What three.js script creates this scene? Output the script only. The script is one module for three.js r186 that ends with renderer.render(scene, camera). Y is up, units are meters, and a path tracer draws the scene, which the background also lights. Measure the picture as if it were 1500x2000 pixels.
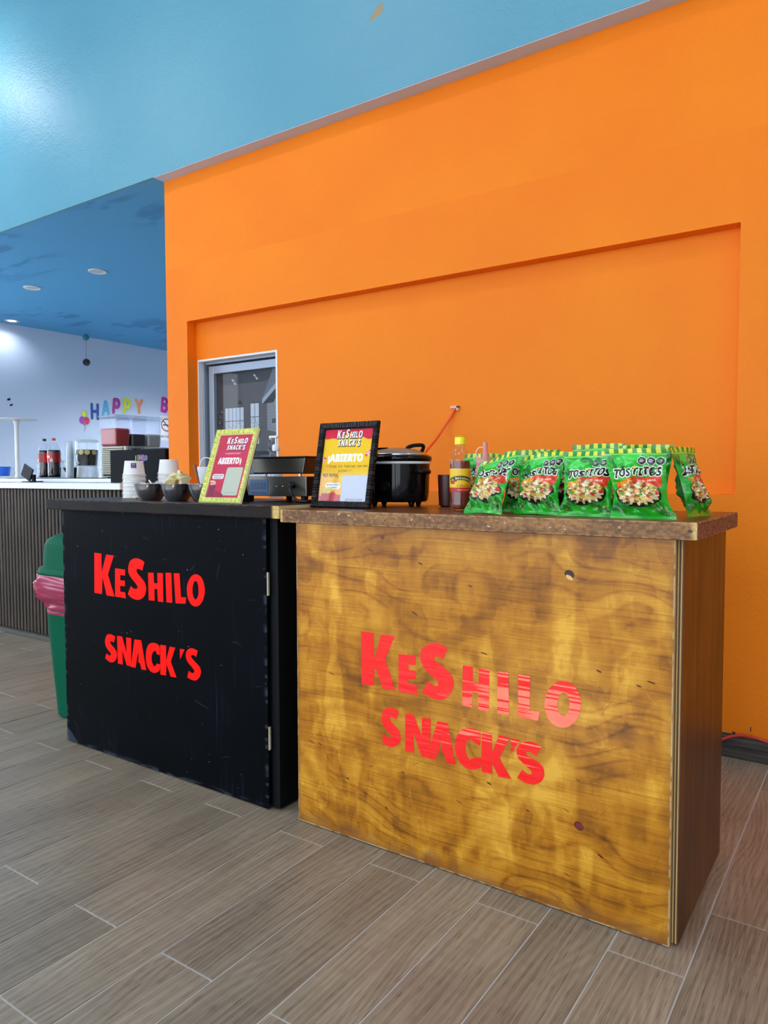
import * as THREE from 'three';
import { RoundedBoxGeometry } from 'three/addons/geometries/RoundedBoxGeometry.js';
import { mergeGeometries } from 'three/addons/utils/BufferGeometryUtils.js';
import { RectAreaLightUniformsLib } from 'three/addons/lights/RectAreaLightUniformsLib.js';
RectAreaLightUniformsLib.init();

// ------------------------------------------------------------ camera, sky, sun, area lights, exposure
const scene = new THREE.Scene();
const renderer = new THREE.WebGLRenderer({ antialias: true });
renderer.toneMapping = THREE.LinearToneMapping;
renderer.toneMappingExposure = 1.0;
renderer.shadowMap.enabled = true;
const camera = new THREE.PerspectiveCamera(69.84, 0.75, 0.05, 60);
camera.rotation.order = 'YXZ';
camera.position.set(0, 1.15, 0);
camera.rotation.set(-0.049466, 0.600474, -0.002797);
scene.add(camera);

scene.background = new THREE.Color(0.86, 0.96, 1.08);            // bright overcast sky, seen only through the hall's windows
scene.backgroundIntensity = 4.0;
const sun = new THREE.DirectionalLight(0xfff4e4, 150);             // low sun through a small high window in the right wall
sun.position.set(12, 12 * Math.tan(24.5 * Math.PI / 180), -0.3);
sun.target.position.set(0, 0, -0.3);
sun.castShadow = true;
sun.shadow.mapSize.set(2048, 2048);
Object.assign(sun.shadow.camera, { left: -9, right: 9, top: 7, bottom: -7, near: 0.5, far: 30 });
scene.add(sun, sun.target);
const PANEL_LIGHT = 10, PANEL_GLOW = 3, WASH = 5;                         // ceiling panels of the hall, wall-wash lamp

// ------------------------------------------------------------ helpers
const HALL = { xl: -9.15, xr: 3.5, zb: -3.137, zf: 5.5, h: 5.2, low: 3.07 };
const used = new Map();
function numbered(name) {
  const n = used.get(name) ?? 0; used.set(name, n + 1);
  return n ? name + '_' + String(n).padStart(3, '0') : name;
}
function shadow(m) { m.castShadow = m.receiveShadow = true; return m; }
function part(parent, name, geo, mat, label) {
  const m = shadow(new THREE.Mesh(geo, mat)); m.name = name;
  const n = parent.children.filter((c) => c.name.replace(/_\d{3}$/, '') === name).length;
  if (n) m.name = name + '_' + String(n).padStart(3, '0');
  if (label) m.userData.label = label;
  parent.add(m); return m;
}
function thing(name, label, category, pos = [0, 0, 0], turn = 0, group) {
  const o = new THREE.Group(); o.name = numbered(name); o.position.set(...pos); o.rotation.y = turn;
  o.userData = { label, category }; if (group) o.userData.group = group;
  scene.add(o); return o;
}
function single(name, label, category, geo, mat, group) {
  const m = shadow(new THREE.Mesh(geo, mat)); m.name = numbered(name);
  m.userData = { label, category }; if (group) m.userData.group = group;
  scene.add(m); return m;
}
function struct(name, geo, mat) {
  const m = shadow(new THREE.Mesh(geo, mat)); m.name = numbered(name); m.userData = { kind: 'structure' }; scene.add(m); return m;
}
function copy(o, label, pos, turn) {
  const c = o.clone(); c.name = numbered(o.name.replace(/_\d{3}$/, '')); c.userData = { ...o.userData, label };
  c.position.set(...pos); if (turn !== undefined) c.rotation.y = turn; scene.add(c); return c;
}
const box = (x0, x1, y0, y1, z0, z1) => new THREE.BoxGeometry(x1 - x0, y1 - y0, z1 - z0).translate((x0 + x1) / 2, (y0 + y1) / 2, (z0 + z1) / 2);
// a box with rounded edges; uv runs 0..1 over each face and the six face groups stay
function rbox(x0, x1, y0, y1, z0, z1, r = 0.002, seg = 2) {
  const w = x1 - x0, h = y1 - y0, d = z1 - z0;
  const g = new RoundedBoxGeometry(w, h, d, seg, Math.min(r, w / 2.01, h / 2.01, d / 2.01));
  const p = g.attributes.position, uv = g.attributes.uv, per = p.count / 6;
  for (let i = 0; i < p.count; i++) {
    const f = Math.floor(i / per), u = p.getX(i) / w + 0.5, v = p.getY(i) / h + 0.5, t = p.getZ(i) / d + 0.5;
    if (f === 0) uv.setXY(i, 1 - t, v); else if (f === 1) uv.setXY(i, t, v); else if (f === 2) uv.setXY(i, u, 1 - t);
    else if (f === 3) uv.setXY(i, u, t); else if (f === 4) uv.setXY(i, u, v); else uv.setXY(i, 1 - u, v);
  }
  return g.translate((x0 + x1) / 2, (y0 + y1) / 2, (z0 + z1) / 2);
}
const plain = (g) => { const n = g.index ? g.toNonIndexed() : g; for (const k of Object.keys(n.attributes)) if (!['position', 'normal', 'uv'].includes(k)) n.deleteAttribute(k); n.clearGroups(); return n; };
const merge = (list) => mergeGeometries(list.map(plain));
const lathe = (pts, seg = 32) => new THREE.LatheGeometry(pts.map(([r, y]) => new THREE.Vector2(r, y)), seg);
const cyl = (r0, r1, h, seg = 24) => new THREE.CylinderGeometry(r1, r0, h, seg).translate(0, h / 2, 0);
const tube = (pts, r, seg = 32, rs = 8) => new THREE.TubeGeometry(new THREE.CatmullRomCurve3(pts.map((p) => new THREE.Vector3(...p))), seg, r, rs);
const std = (o) => new THREE.MeshPhysicalMaterial(o);
const rgb = (r, g, b) => new THREE.Color().setRGB(r, g, b);
const mulberry = (s) => () => { s = (s + 0x6d2b79f5) | 0; let t = Math.imul(s ^ (s >>> 15), 1 | s); t = (t + Math.imul(t ^ (t >>> 7), 61 | t)) ^ t; return ((t ^ (t >>> 14)) >>> 0) / 4294967296; };

// ------------------------------------------------------------ noise and textures
const LAT = (() => { const r = mulberry(77), a = new Float32Array(65536); for (let i = 0; i < 65536; i++) a[i] = r(); return a; })();
function vn(x, y, s = 0) {
  const xi = Math.floor(x), yi = Math.floor(y), fx = x - xi, fy = y - yi, u = fx * fx * (3 - 2 * fx), v = fy * fy * (3 - 2 * fy);
  const h = (a, b) => LAT[((a + s * 37) & 255) | (((b + s * 91) & 255) << 8)];
  const p = h(xi, yi), q = h(xi + 1, yi), r = h(xi, yi + 1), t = h(xi + 1, yi + 1);
  return p + (q - p) * u + (r - p) * v + (p - q - r + t) * u * v;
}
function fbm(x, y, n, s = 0) { let a = 0.5, t = 0, w = 0; for (let i = 0; i < n; i++) { t += a * vn(x, y, s + i); w += a; a *= 0.5; x *= 2.03; y *= 2.03; } return t / w; }
const clamp = THREE.MathUtils.clamp, lerp = THREE.MathUtils.lerp;
const smooth = (x, a, b) => { const t = clamp((x - a) / (b - a), 0, 1); return t * t * (3 - 2 * t); };
function finish(t, color) {
  t.magFilter = THREE.LinearFilter; t.minFilter = THREE.LinearMipmapLinearFilter; t.generateMipmaps = true;
  t.wrapS = t.wrapT = THREE.RepeatWrapping; if (color) t.colorSpace = THREE.SRGBColorSpace; t.needsUpdate = true; return t;
}
// fn(u, v) -> [r, g, b] in sRGB 0..255 (or one value for a height map); v = 0 is the bottom row
function tex(w, h, fn, color = true) {
  const d = new Uint8Array(w * h * 4);
  for (let y = 0, i = 0; y < h; y++) for (let x = 0; x < w; x++, i += 4) {
    const c = fn((x + 0.5) / w, (y + 0.5) / h);
    if (typeof c === 'number') d[i] = d[i + 1] = d[i + 2] = clamp(c * 255, 0, 255);
    else { d[i] = clamp(c[0], 0, 255); d[i + 1] = clamp(c[1], 0, 255); d[i + 2] = clamp(c[2], 0, 255); }
    d[i + 3] = 255;
  }
  return finish(new THREE.DataTexture(d, w, h), color);
}
function canvasTex(w, h, draw) {
  const c = document.createElement('canvas'); c.width = w; c.height = h;
  draw(c.getContext('2d'), w, h);
  return finish(new THREE.CanvasTexture(c), true);
}
// draws over a computed texture: strokes in 0..1 face coordinates, v up
function overdraw(t, draw) {
  const { width: w, height: h, data } = t.image, c = document.createElement('canvas'); c.width = w; c.height = h;
  const g = c.getContext('2d'), im = g.createImageData(w, h);
  for (let y = 0; y < h; y++) im.data.set(data.subarray(y * w * 4, (y + 1) * w * 4), (h - 1 - y) * w * 4);
  g.putImageData(im, 0, 0); draw(g, w, h);
  return finish(new THREE.CanvasTexture(c), true);
}
const mix3 = (a, b, t) => [a[0] + (b[0] - a[0]) * t, a[1] + (b[1] - a[1]) * t, a[2] + (b[2] - a[2]) * t];
function scratches(g, w, h, n, seed, colors, long, alpha) {
  const r = mulberry(seed);
  for (let i = 0; i < n; i++) {
    const x = r() * w, y = r() * h, a = r() * 6.28, l = (0.2 + r() * r()) * long * w;
    g.strokeStyle = colors[Math.floor(r() * colors.length)]; g.globalAlpha = alpha * (0.3 + 0.7 * r()); g.lineWidth = 0.6 + r() * 1.6;
    g.beginPath(); g.moveTo(x, y); g.quadraticCurveTo(x + Math.cos(a) * l * 0.5 + (r() - 0.5) * l * 0.3, y + Math.sin(a) * l * 0.5, x + Math.cos(a) * l, y + Math.sin(a) * l); g.stroke();
  }
  g.globalAlpha = 1;
}
const streakBump = tex(256, 512, (u, v) => 0.6 * vn(u * 6, v * 70, 201) + 0.4 * vn(u * 10, v * 190, 202), false);
// plain wall relief
const plasterBump = tex(512, 512, (u, v) => 0.5 + 0.5 * (fbm(u * 24, v * 24, 3, 3) - 0.5) + 0.35 * (vn(u * 180, v * 180, 9) - 0.5), false);

// floor tiles printed with wood grain: four planks side by side
const plankTex = tex(1536, 2048, (u, v) => {
  const k = Math.floor(u * 4), x = u * 4 - k, s = k * 13;
  const wob = fbm(x * 1.2 + k * 7, v * 2.2, 2, s) * 2 - 1;
  const arch = Math.abs(x - 0.5 - 0.18 * wob), c = arch * (7 + 2 * k) + 0.9 * Math.sin(v * 3.1 + k * 2) * v + wob * 1.6 + v * (k === 1 ? 4 : 1.3);
  const ring = 0.5 + 0.5 * Math.sin(c * 6.28);
  const fine = vn(x * 120 + wob * 1.2, v * 7, s + 2) * 0.5 + vn(x * 46 + wob * 1.5, v * 2.6, s + 3) * 0.5;
  const pores = smooth(vn(x * 170 + wob, v * 22, s + 5), 0.72, 0.92);
  let t = 0.48 + (ring - 0.5) * 0.2 + (fine - 0.5) * 0.55 + (fbm(x * 3, v * 5, 2, s + 8) - 0.5) * 0.3;
  const base = mix3([110, 97, 82], [182, 169, 150], clamp(t, 0, 1));
  const tone = [1, 0.96, 1.03, 0.98][k];
  return base.map((q, i) => q * tone - pores * [34, 32, 30][i]);
});
// rotary-cut plywood, stained golden brown
const plyTex = overdraw(tex(1792, 1504, (u, v) => {
  const X = u * 1.19, Y = v;
  const wx = fbm(X * 2.2, Y * 3.2, 3, 1) - 0.5, wy = fbm(X * 1.7 + 9, Y * 2.6, 3, 5) - 0.5;
  const band = Math.sin((Y * 5.2 + wy * 6.5 + wx * 1.2 + 0.6 * Math.sin(X * 4.2)) * 6.28);                    // broad wavy figure
  const eye = Math.hypot((X - 1.02) * 1.0, (Y - 0.47) * 1.5), rings = Math.sin(eye * 46 + wx * 9) * smooth(eye, 0.34, 0.05);
  const fine = vn(X * 9 + wx * 3, (Y + wy * 0.05) * 420, 7) * 0.6 + vn(X * 22, Y * 900, 8) * 0.4;
  const brush = fbm(X * 26, Y * 10, 3, 11), blot = fbm(X * 6, Y * 7, 4, 15), line = smooth(vn(X * 5 + wx * 2, (Y + wy * 0.06) * 150, 17), 0.70, 0.95);
  let t = 0.57 + band * 0.10 + rings * 0.10 + (fine - 0.5) * 0.26 + (brush - 0.5) * 0.30 + (blot - 0.5) * 0.26 - line * 0.12;
  t += 0.13 * smooth(fbm(X * 19 + 5, Y * 9 + 2, 3, 23), 0.52, 0.56) * smooth(fbm(X * 4, Y * 4 + 7, 2, 25), 0.42, 0.6);
  t -= 0.19 * Math.pow(0.5 + 0.5 * Math.sin((Y * 17 + wy * 15 + wx * 4 + 0.5 * Math.sin(X * 4.2)) * 6.28), 7) * smooth(fbm(X * 5 + 2, Y * 6, 2, 27), 0.4, 0.62);
  t -= 0.11 * smooth(fbm(X * 9 + 11, Y * 12, 3, 29), 0.56, 0.60);
  t += 0.06 * smooth(fbm(X * 44 + 5, Y * 17 + 2, 3, 33), 0.58, 0.62) - 0.05 * smooth(fbm(X * 30 + 9, Y * 34, 3, 37), 0.60, 0.66);
  t += 0.10 * smooth(vn(X * 7 + wx * 2, (Y + wy * 0.05) * 260, 39), 0.8, 0.97);
  t += 0.20 * smooth(fbm(X * 13 + 3, Y * 6, 2, 21), 0.60, 0.72);
  let c = t < 0.5 ? mix3([96, 52, 5], [173, 111, 15], clamp(t * 2, 0, 1)) : mix3([173, 111, 15], [224, 170, 58], clamp(t * 2 - 1, 0, 1));
  const edge = Math.min(v + (vn(u * 40, 3, 4) - 0.5) * 0.03, (1 - u) * 1.6 + 0.02, u * 2.2 + 0.012);
  const wear = smooth(edge, 0.055, 0.0) * (0.5 + 0.6 * vn(X * 14, Y * 60, 31));
  c = mix3(c, [116, 72, 52], wear * 0.7);
  const chip = smooth(Math.min(v, (1 - u) * 1.4, u * 1.6), 0.006, 0.001) * smooth(vn(X * 60, Y * 60, 35), 0.3, 0.6);
  return mix3(c, [208, 190, 160], chip * 0.8);
}), (g, w, h) => {
  const X = (px) => px / 1.19 * w, Y = (py) => (1 - py) * h, r = mulberry(5);
  // knots and dark flecks left by the veneer plugs
  for (let i = 0; i < 22; i++) {
    const x = r() * w, y = (0.06 + r() * 0.9) * h, l = 5 + r() * 15;
    g.fillStyle = 'rgba(44,18,2,.85)'; g.beginPath(); g.ellipse(x, y, l, 1.2 + r() * 2.2, 0.2 + r() * 0.3, 0, 7); g.fill();
  }
  g.fillStyle = '#58201c'; g.beginPath(); g.ellipse(X(0.962), Y(0.241), 20, 16, 0.5, 0, 7); g.fill();
  g.strokeStyle = '#a8504a'; g.lineWidth = 1.5; for (let i = -2; i < 3; i++) { g.beginPath(); g.moveTo(X(0.962) + i * 6, Y(0.241) - 11); g.lineTo(X(0.962) + i * 6 + 4, Y(0.241) + 11); g.stroke(); }
  g.fillStyle = '#3a1c08'; g.beginPath(); g.ellipse(X(0.930), Y(0.895), 20, 17, 0.4, 0, 7); g.fill();
  g.fillStyle = '#e0b878'; g.beginPath(); g.ellipse(X(0.930), Y(0.887), 16, 8, 0.5, 0, 7); g.fill();
  g.fillStyle = '#7a2c14'; g.beginPath(); g.ellipse(X(0.345), Y(0.965), 12, 10, 0.5, 0, 7); g.fill();
  scratches(g, w, h, 70, 41, ['#e8c890', '#f0dcb4'], 0.05, 0.5);
  scratches(g, w, h, 46, 42, ['#4a2808', '#5c3410'], 0.07, 0.55);
});
const plySideTex = tex(512, 1024, (u, v) => {
  const t = 0.5 + (fbm(u * 34, v * 2.2, 3, 51) - 0.5) * 0.9 + (fbm(u * 4, v * 5, 3, 55) - 0.5) * 0.7 + (vn(u * 300, v * 10, 58) - 0.5) * 0.2;
  return mix3([44, 20, 6], [116, 72, 26], clamp(t, 0, 1));
});
// worktop of the golden counter: red-brown stain, rubbed through along the edges
const topTex = tex(1024, 512, (u, v) => mix3([66, 32, 14], [140, 82, 36], clamp(0.5 + (fbm(u * 5, v * 26, 3, 61) - 0.5) * 1.1 + (vn(u * 30, v * 200, 64) - 0.5) * 0.35, 0, 1)));
const topEdgeTex = overdraw(tex(2048, 96, (u, v) => {
  const grit = fbm(u * 160, v * 7, 3, 71), broad = fbm(u * 16, v * 1.6, 2, 75);
  let c = mix3([94, 62, 34], [164, 118, 66], clamp(0.45 + (grit - 0.5) * 1.2 + (broad - 0.5) * 0.9, 0, 1));
  const rub = smooth(Math.min(v, 1 - v), 0.16, 0.02) * smooth(vn(u * 120, v * 3, 78), 0.25, 0.6);
  c = mix3(c, [196, 168, 124], rub * 0.6);
  const endR = smooth(u, 0.984, 0.996), endL = smooth(u, 0.013, 0.006);
  return mix3(c, [214, 184, 112], Math.max(endR, endL) * (0.6 + 0.4 * grit));
}), (g, w, h) => {
  const r = mulberry(8); g.fillStyle = '#e6d8bc';
  for (let i = 0; i < 16; i++) { g.globalAlpha = 0.4 + 0.5 * r(); g.beginPath(); g.ellipse(r() * w, (0.2 + 0.7 * r()) * h, 2 + r() * 8, 2 + r() * 4, r() * 3, 0, 7); g.fill(); }
  g.globalAlpha = 1; g.fillStyle = '#4a3018'; g.beginPath(); g.ellipse(w * 0.987, h * 0.5, 9, 9, 0, 0, 7); g.fill();
  g.strokeStyle = '#3a2210'; g.lineWidth = 3; g.beginPath(); g.moveTo(w * 0.016, h * 0.66); g.lineTo(w * 0.05, h * 0.82); g.stroke();
});
const topEndTex = tex(512, 96, (u, v) => {
  const t = fbm(u * 70, v * 12, 3, 81); let c = mix3([72, 40, 30], [152, 104, 84], clamp(0.5 + (t - 0.5) * 2, 0, 1));
  return mix3(c, [200, 176, 140], smooth(Math.min(v, 1 - v), 0.14, 0.02) * smooth(vn(u * 60, v * 4, 84), 0.3, 0.6) * 0.7);
});
const darkTopTex = tex(2048, 96, (u, v) => {
  const t = 0.4 + (fbm(u * 14, v * 3, 3, 91) - 0.5) + (fbm(u * 220, v * 8, 2, 95) - 0.5) * 0.6;
  let c = mix3([9, 5, 4], [44, 27, 18], clamp(t, 0, 1));
  const rub = smooth(1 - v, 0.14, 0.02) * smooth(vn(u * 70, 1, 97), 0.4, 0.7);
  c = mix3(c, [120, 96, 76], rub * 0.75);
  return mix3(c, [226, 196, 120], smooth(u, 0.972, 0.985) * (0.75 + 0.25 * vn(u * 400, v * 12, 98)));
});
const darkTopFaceTex = tex(1024, 512, (u, v) => mix3([26, 16, 15], [74, 56, 54], clamp(0.42 + (fbm(u * 6, v * 14, 4, 101) - 0.5) * 1.5, 0, 1)));
// black painted plywood with rubbed grain and scuffs
const blackTex = overdraw(tex(1024, 1024, (u, v) => {
  const grain = vn(u * 420, v * 7, 111) * 0.6 + vn(u * 160, v * 3, 112) * 0.4, cloud = fbm(u * 4, v * 4, 4, 115);
  const rub = smooth(grain, 0.62, 0.95) * smooth(cloud, 0.35, 0.7);
  let c = [3 + rub * 22 + cloud * 3, 5 + rub * 28 + cloud * 6, 8 + rub * 34 + cloud * 11];
  const edge = smooth(Math.min(u, 1 - u, v), 0.02, 0.004) * smooth(vn(u * 30, v * 70, 118), 0.45, 0.75);
  return mix3(c, [92, 104, 122], edge * 0.5);
}), (g, w, h) => {
  scratches(g, w, h, 60, 51, ['#aab4c0', '#7c8896'], 0.06, 0.5); const r = mulberry(52); g.fillStyle = '#c6ccd2';
  for (let i = 0; i < 70; i++) { g.globalAlpha = 0.3 + 0.6 * r(); g.beginPath(); g.arc(r() * w, r() * h, 0.5 + r() * 1.6, 0, 7); g.fill(); }
  g.globalAlpha = 0.5; g.fillStyle = '#5c6a7c'; g.beginPath(); g.moveTo(0, h); g.lineTo(0, h * 0.94); g.lineTo(w * 0.03, h * 0.96); g.lineTo(w * 0.07, h); g.fill(); g.globalAlpha = 1;
});
const slatTex = tex(128, 512, (u, v) => mix3([44, 36, 30], [96, 82, 68], clamp(0.5 + (fbm(u * 12, v * 5, 3, 121) - 0.5) * 1.4, 0, 1)));
const baseboardTex = tex(1024, 64, (u, v) => mix3([40, 38, 36], [96, 90, 84], clamp(0.42 + (fbm(u * 12, v * 9, 3, 131) - 0.5) * 1.5, 0, 1)));
// blue bulkhead paint with patched plaster and runs, two chips near the middle
const blueTex = overdraw(tex(2048, 512, (u, v) => {
  const X = u * 12.65, Y = v * 2.13, patch = fbm(X * 1.1, Y * 1.4, 3, 141), run = vn(X * 9, Y * 0.7, 145) * smooth(vn(X * 0.7, 3, 147), 0.45, 0.7);
  const t = (patch - 0.5) * 0.5 + (run - 0.3) * 0.22;
  return [96 + t * 40, 160 + t * 30, 182 + t * 22];
}), (g, w, h) => {
  const X = (x) => (x + 9.15) / 12.65 * w, Y = (y) => (1 - (y - 3.07) / 2.13) * h;
  g.fillStyle = '#9c8a68'; g.beginPath(); g.moveTo(X(-2.235), Y(3.455)); g.lineTo(X(-2.19), Y(3.51)); g.lineTo(X(-2.145), Y(3.525)); g.lineTo(X(-2.15), Y(3.47)); g.lineTo(X(-2.19), Y(3.462)); g.fill();
  g.fillRect(X(-2.40), Y(3.43), 2, 2);
});
const ceilTex = tex(512, 512, (u, v) => {
  const t = smooth(fbm(u * 9, v * 26, 3, 151), 0.56, 0.68) * smooth(fbm(u * 3, v * 3, 2, 155), 0.45, 0.62);
  return mix3([84, 172, 222], [58, 142, 198], t);
});
const orangeTex = tex(1024, 512, (u, v) => { const t = fbm(u * 10, v * 5, 4, 161) - 0.5; return [249 + t * 6, 131 + t * 14, 8 + t * 6]; });

// ------------------------------------------------------------ materials
const M = {
  orange: std({ map: orangeTex, roughness: 0.58, specularIntensity: 0.55, bumpMap: plasterBump.clone(), bumpScale: 0.0009 }),
  blue: std({ map: blueTex, roughness: 0.42, bumpMap: plasterBump.clone(), bumpScale: 0.003 }),
  ceil: std({ map: ceilTex, roughness: 0.55 }),
  hallCeil: std({ color: rgb(0.45, 0.62, 0.74), roughness: 0.8 }),
  white: std({ color: rgb(0.68, 0.78, 0.93), roughness: 0.6, bumpMap: plasterBump.clone(), bumpScale: 0.001 }),
  hallWall: std({ color: rgb(0.7, 0.7, 0.7), roughness: 0.8 }),
  grout: std({ color: rgb(0.52, 0.52, 0.52), roughness: 0.8 }),
  plank: std({ map: plankTex, roughness: 0.36, bumpMap: plankTex, bumpScale: 0.0006 }),
  baseboard: std({ map: baseboardTex, roughness: 0.5 }),
  alu: std({ color: rgb(0.36, 0.42, 0.52), roughness: 0.35, metalness: 0.35 }),
  plaster: std({ color: rgb(0.8, 0.8, 0.8), roughness: 0.7 }),
  dark: std({ color: rgb(0.006, 0.006, 0.007), roughness: 0.6, specularIntensity: 0.4 }),
  ply: std({ map: plyTex, roughness: 0.3, bumpMap: plyTex, bumpScale: 0.0003, clearcoat: 0.1, clearcoatRoughness: 0.2, specularIntensity: 0.7 }),
  plySide: std({ map: plySideTex, roughness: 0.4 }),
  plyLight: std({ color: rgb(0.56, 0.37, 0.14), roughness: 0.7 }),
  plyDark: std({ color: rgb(0.09, 0.045, 0.02), roughness: 0.7 }),
  top: std({ map: topTex, roughness: 0.33 }),
  topEdge: std({ map: topEdgeTex, roughness: 0.55, bumpMap: topEdgeTex, bumpScale: 0.001 }),
  topEnd: std({ map: topEndTex, roughness: 0.6, bumpMap: topEndTex, bumpScale: 0.001 }),
  darkEdge: std({ map: darkTopTex, roughness: 0.5, specularIntensity: 0.35, bumpMap: darkTopTex, bumpScale: 0.001 }),
  darkFace: std({ map: darkTopFaceTex, roughness: 0.4 }),
  paleEnd: std({ color: rgb(0.62, 0.46, 0.22), roughness: 0.6 }),
  black: std({ map: blackTex, roughness: 0.42, specularIntensity: 0.1, bumpMap: blackTex, bumpScale: 0.0006 }),
  blackEdge: std({ color: rgb(0.004, 0.005, 0.007), roughness: 0.55, specularIntensity: 0.3 }),
  brass: std({ color: rgb(0.75, 0.68, 0.5), roughness: 0.4, metalness: 0.3 }),
  red: std({ color: rgb(1, 0.002, 0.001), roughness: 0.06, ior: 1.7, bumpMap: streakBump, bumpScale: 0.0009 }),
  redMatte: std({ color: rgb(1, 0.006, 0.002), roughness: 0.5, specularIntensity: 0.25 }),
  slat: std({ map: slatTex, roughness: 0.5 }),
  quartz: std({ color: rgb(0.78, 0.84, 0.9), roughness: 0.16 }),
  blackPlastic: std({ color: rgb(0.004, 0.004, 0.005), roughness: 0.3, specularIntensity: 0.35 }),
  blackGloss: std({ color: rgb(0.003, 0.003, 0.004), roughness: 0.07, specularIntensity: 0.6 }),
  steel: std({ color: rgb(0.5, 0.5, 0.52), roughness: 0.14, metalness: 1 }),
  darkSteel: std({ color: rgb(0.13, 0.12, 0.1), roughness: 0.3, metalness: 0.9 }),
  whitePlastic: std({ color: rgb(0.85, 0.86, 0.86), roughness: 0.4 }),
  paper: std({ color: rgb(0.84, 0.84, 0.82), roughness: 0.6 }),
  clear: std({ color: rgb(0.96, 0.98, 1), roughness: 0.04, transmission: 1, thickness: 0, ior: 1.45 }),
  frost: std({ color: rgb(0.9, 0.94, 0.96), roughness: 0.3, transmission: 0.75, thickness: 0, ior: 1.45 }),
};
M.blue.bumpMap.repeat.set(8, 2); M.orange.bumpMap.repeat.set(1, 1); M.orange.map.repeat.set(0.2, 0.4);
for (const m of Object.values(M)) if (m.name === '') m.name = 'surface';

// ------------------------------------------------------------ setting: floor
const inView = (() => {
  camera.updateMatrixWorld(true); camera.updateProjectionMatrix(); const p = new THREE.Vector3();
  return (x0, x1, z0, z1) => {
    for (let i = 0; i <= 4; i++) for (let j = 0; j <= 4; j++) {
      p.set(lerp(x0, x1, i / 4), 0, lerp(z0, z1, j / 4)); const back = p.clone().applyMatrix4(camera.matrixWorldInverse).z;
      p.project(camera); if (back < -0.1 && Math.abs(p.x) < 1.02 && Math.abs(p.y) < 1.02) return true;
    }
    return false;
  };
})();
const floor = struct('floor', box(HALL.xl - 0.2, HALL.xr + 0.2, -0.15, -0.0018, -9.2, HALL.zf + 0.2), M.grout);
{
  const PW = 0.1776, PL = 0.9150, GAP = 0.0042, variants = [];
  for (let k = 0; k < 8; k++) {
    const g = new RoundedBoxGeometry(PW - GAP, 0.012, PL - GAP, 1, 0.0012), p = g.attributes.position, uv = g.attributes.uv;
    for (let i = 0; i < p.count; i++) {
      const a = p.getX(i) / PW + 0.5, b = p.getZ(i) / PL + 0.5;
      uv.setXY(i, ((k % 4) + 0.02 + 0.96 * (k < 4 ? a : 1 - a)) / 4, 0.02 + 0.96 * (k < 4 ? b : 1 - b));
    }
    g.clearGroups(); variants.push(g);
  }
  const rnd = mulberry(19), rest = [];
  for (let i = -50; i < 22; i++) {
    const x0 = -0.3530 + i * PW, off = (i & 1) ? -1.7275 : -1.1125;
    for (let j = -3; j < 10; j++) {
      const z0 = off + j * PL, k = Math.floor(rnd() * 8);
      if (x0 < HALL.xl || x0 + PW > HALL.xr || z0 < -4.2 || z0 + PL > HALL.zf + 0.4) continue;
      const cx = x0 + PW / 2, cz = z0 + PL / 2;
      const hidden = (x0 > -2.86 && x0 + PW < -0.5 && z0 > -3.3 && z0 + PL < -1.9) || (z0 + PL < -2.9 && x0 < -4);
      if (!hidden && inView(x0, x0 + PW, Math.max(z0, -3.22), z0 + PL)) part(floor, 'plank', variants[k], M.plank).position.set(cx, -0.006, cz);
      else rest.push(variants[k].clone().translate(cx, -0.006, cz));
    }
  }
  const r = part(floor, 'outer_planks', merge(rest), M.plank); r.userData.kind = 'stuff';
}

// ------------------------------------------------------------ setting: orange wall with its long niche and the small window
const WALL = -3.225, NICHE = -3.3, WL = -3.94;
const rectShape = (x0, x1, y0, y1, holes = []) => {
  const s = new THREE.Shape([new THREE.Vector2(x0, y0), new THREE.Vector2(x1, y0), new THREE.Vector2(x1, y1), new THREE.Vector2(x0, y1)]);
  for (const [a, b, c, d] of holes) s.holes.push(new THREE.Path([new THREE.Vector2(a, c), new THREE.Vector2(a, d), new THREE.Vector2(b, d), new THREE.Vector2(b, c)]));
  return s;
};
const slab = (shape, z0, z1) => new THREE.ExtrudeGeometry(shape, { depth: z1 - z0, bevelEnabled: false }).translate(0, 0, z0);
const WIN = { x0: -3.728, x1: -3.03, y0: 1.12, y1: 1.905 };
const wallBack = struct('wall_back', merge([
  slab(rectShape(WL, HALL.xr, 0, HALL.low, [[-3.742, -0.5, 1.07, 2.145]]), NICHE, WALL),
  slab(rectShape(WL, HALL.xr, 0, HALL.low, [[WIN.x0, WIN.x1, WIN.y0, WIN.y1]]), -3.43, NICHE),
]), M.orange);
{ // chipped paint over the skirting and a few dark knocks
  const chip = std({ color: rgb(0.07, 0.05, 0.04), roughness: 0.8 }), bits = [];
  for (const [x, y, w, h] of [[-0.52, 0.094, 0.05, 0.006], [-0.487, 0.1, 0.012, 0.012], [-0.425, 0.128, 0.004, 0.02], [-0.46, 0.09, 0.02, 0.004]]) bits.push(box(x - w / 2, x + w / 2, y - h / 2, y + h / 2, WALL - 0.002, WALL + 0.0006));
  part(wallBack, 'paint_chip', merge(bits), chip);
}
const baseboard = struct('baseboard_back', rbox(WL, HALL.xr, 0, 0.091, WALL - 0.004, WALL + 0.012, 0.003), M.baseboard);
baseboardTex.repeat.set(3, 1);

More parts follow.
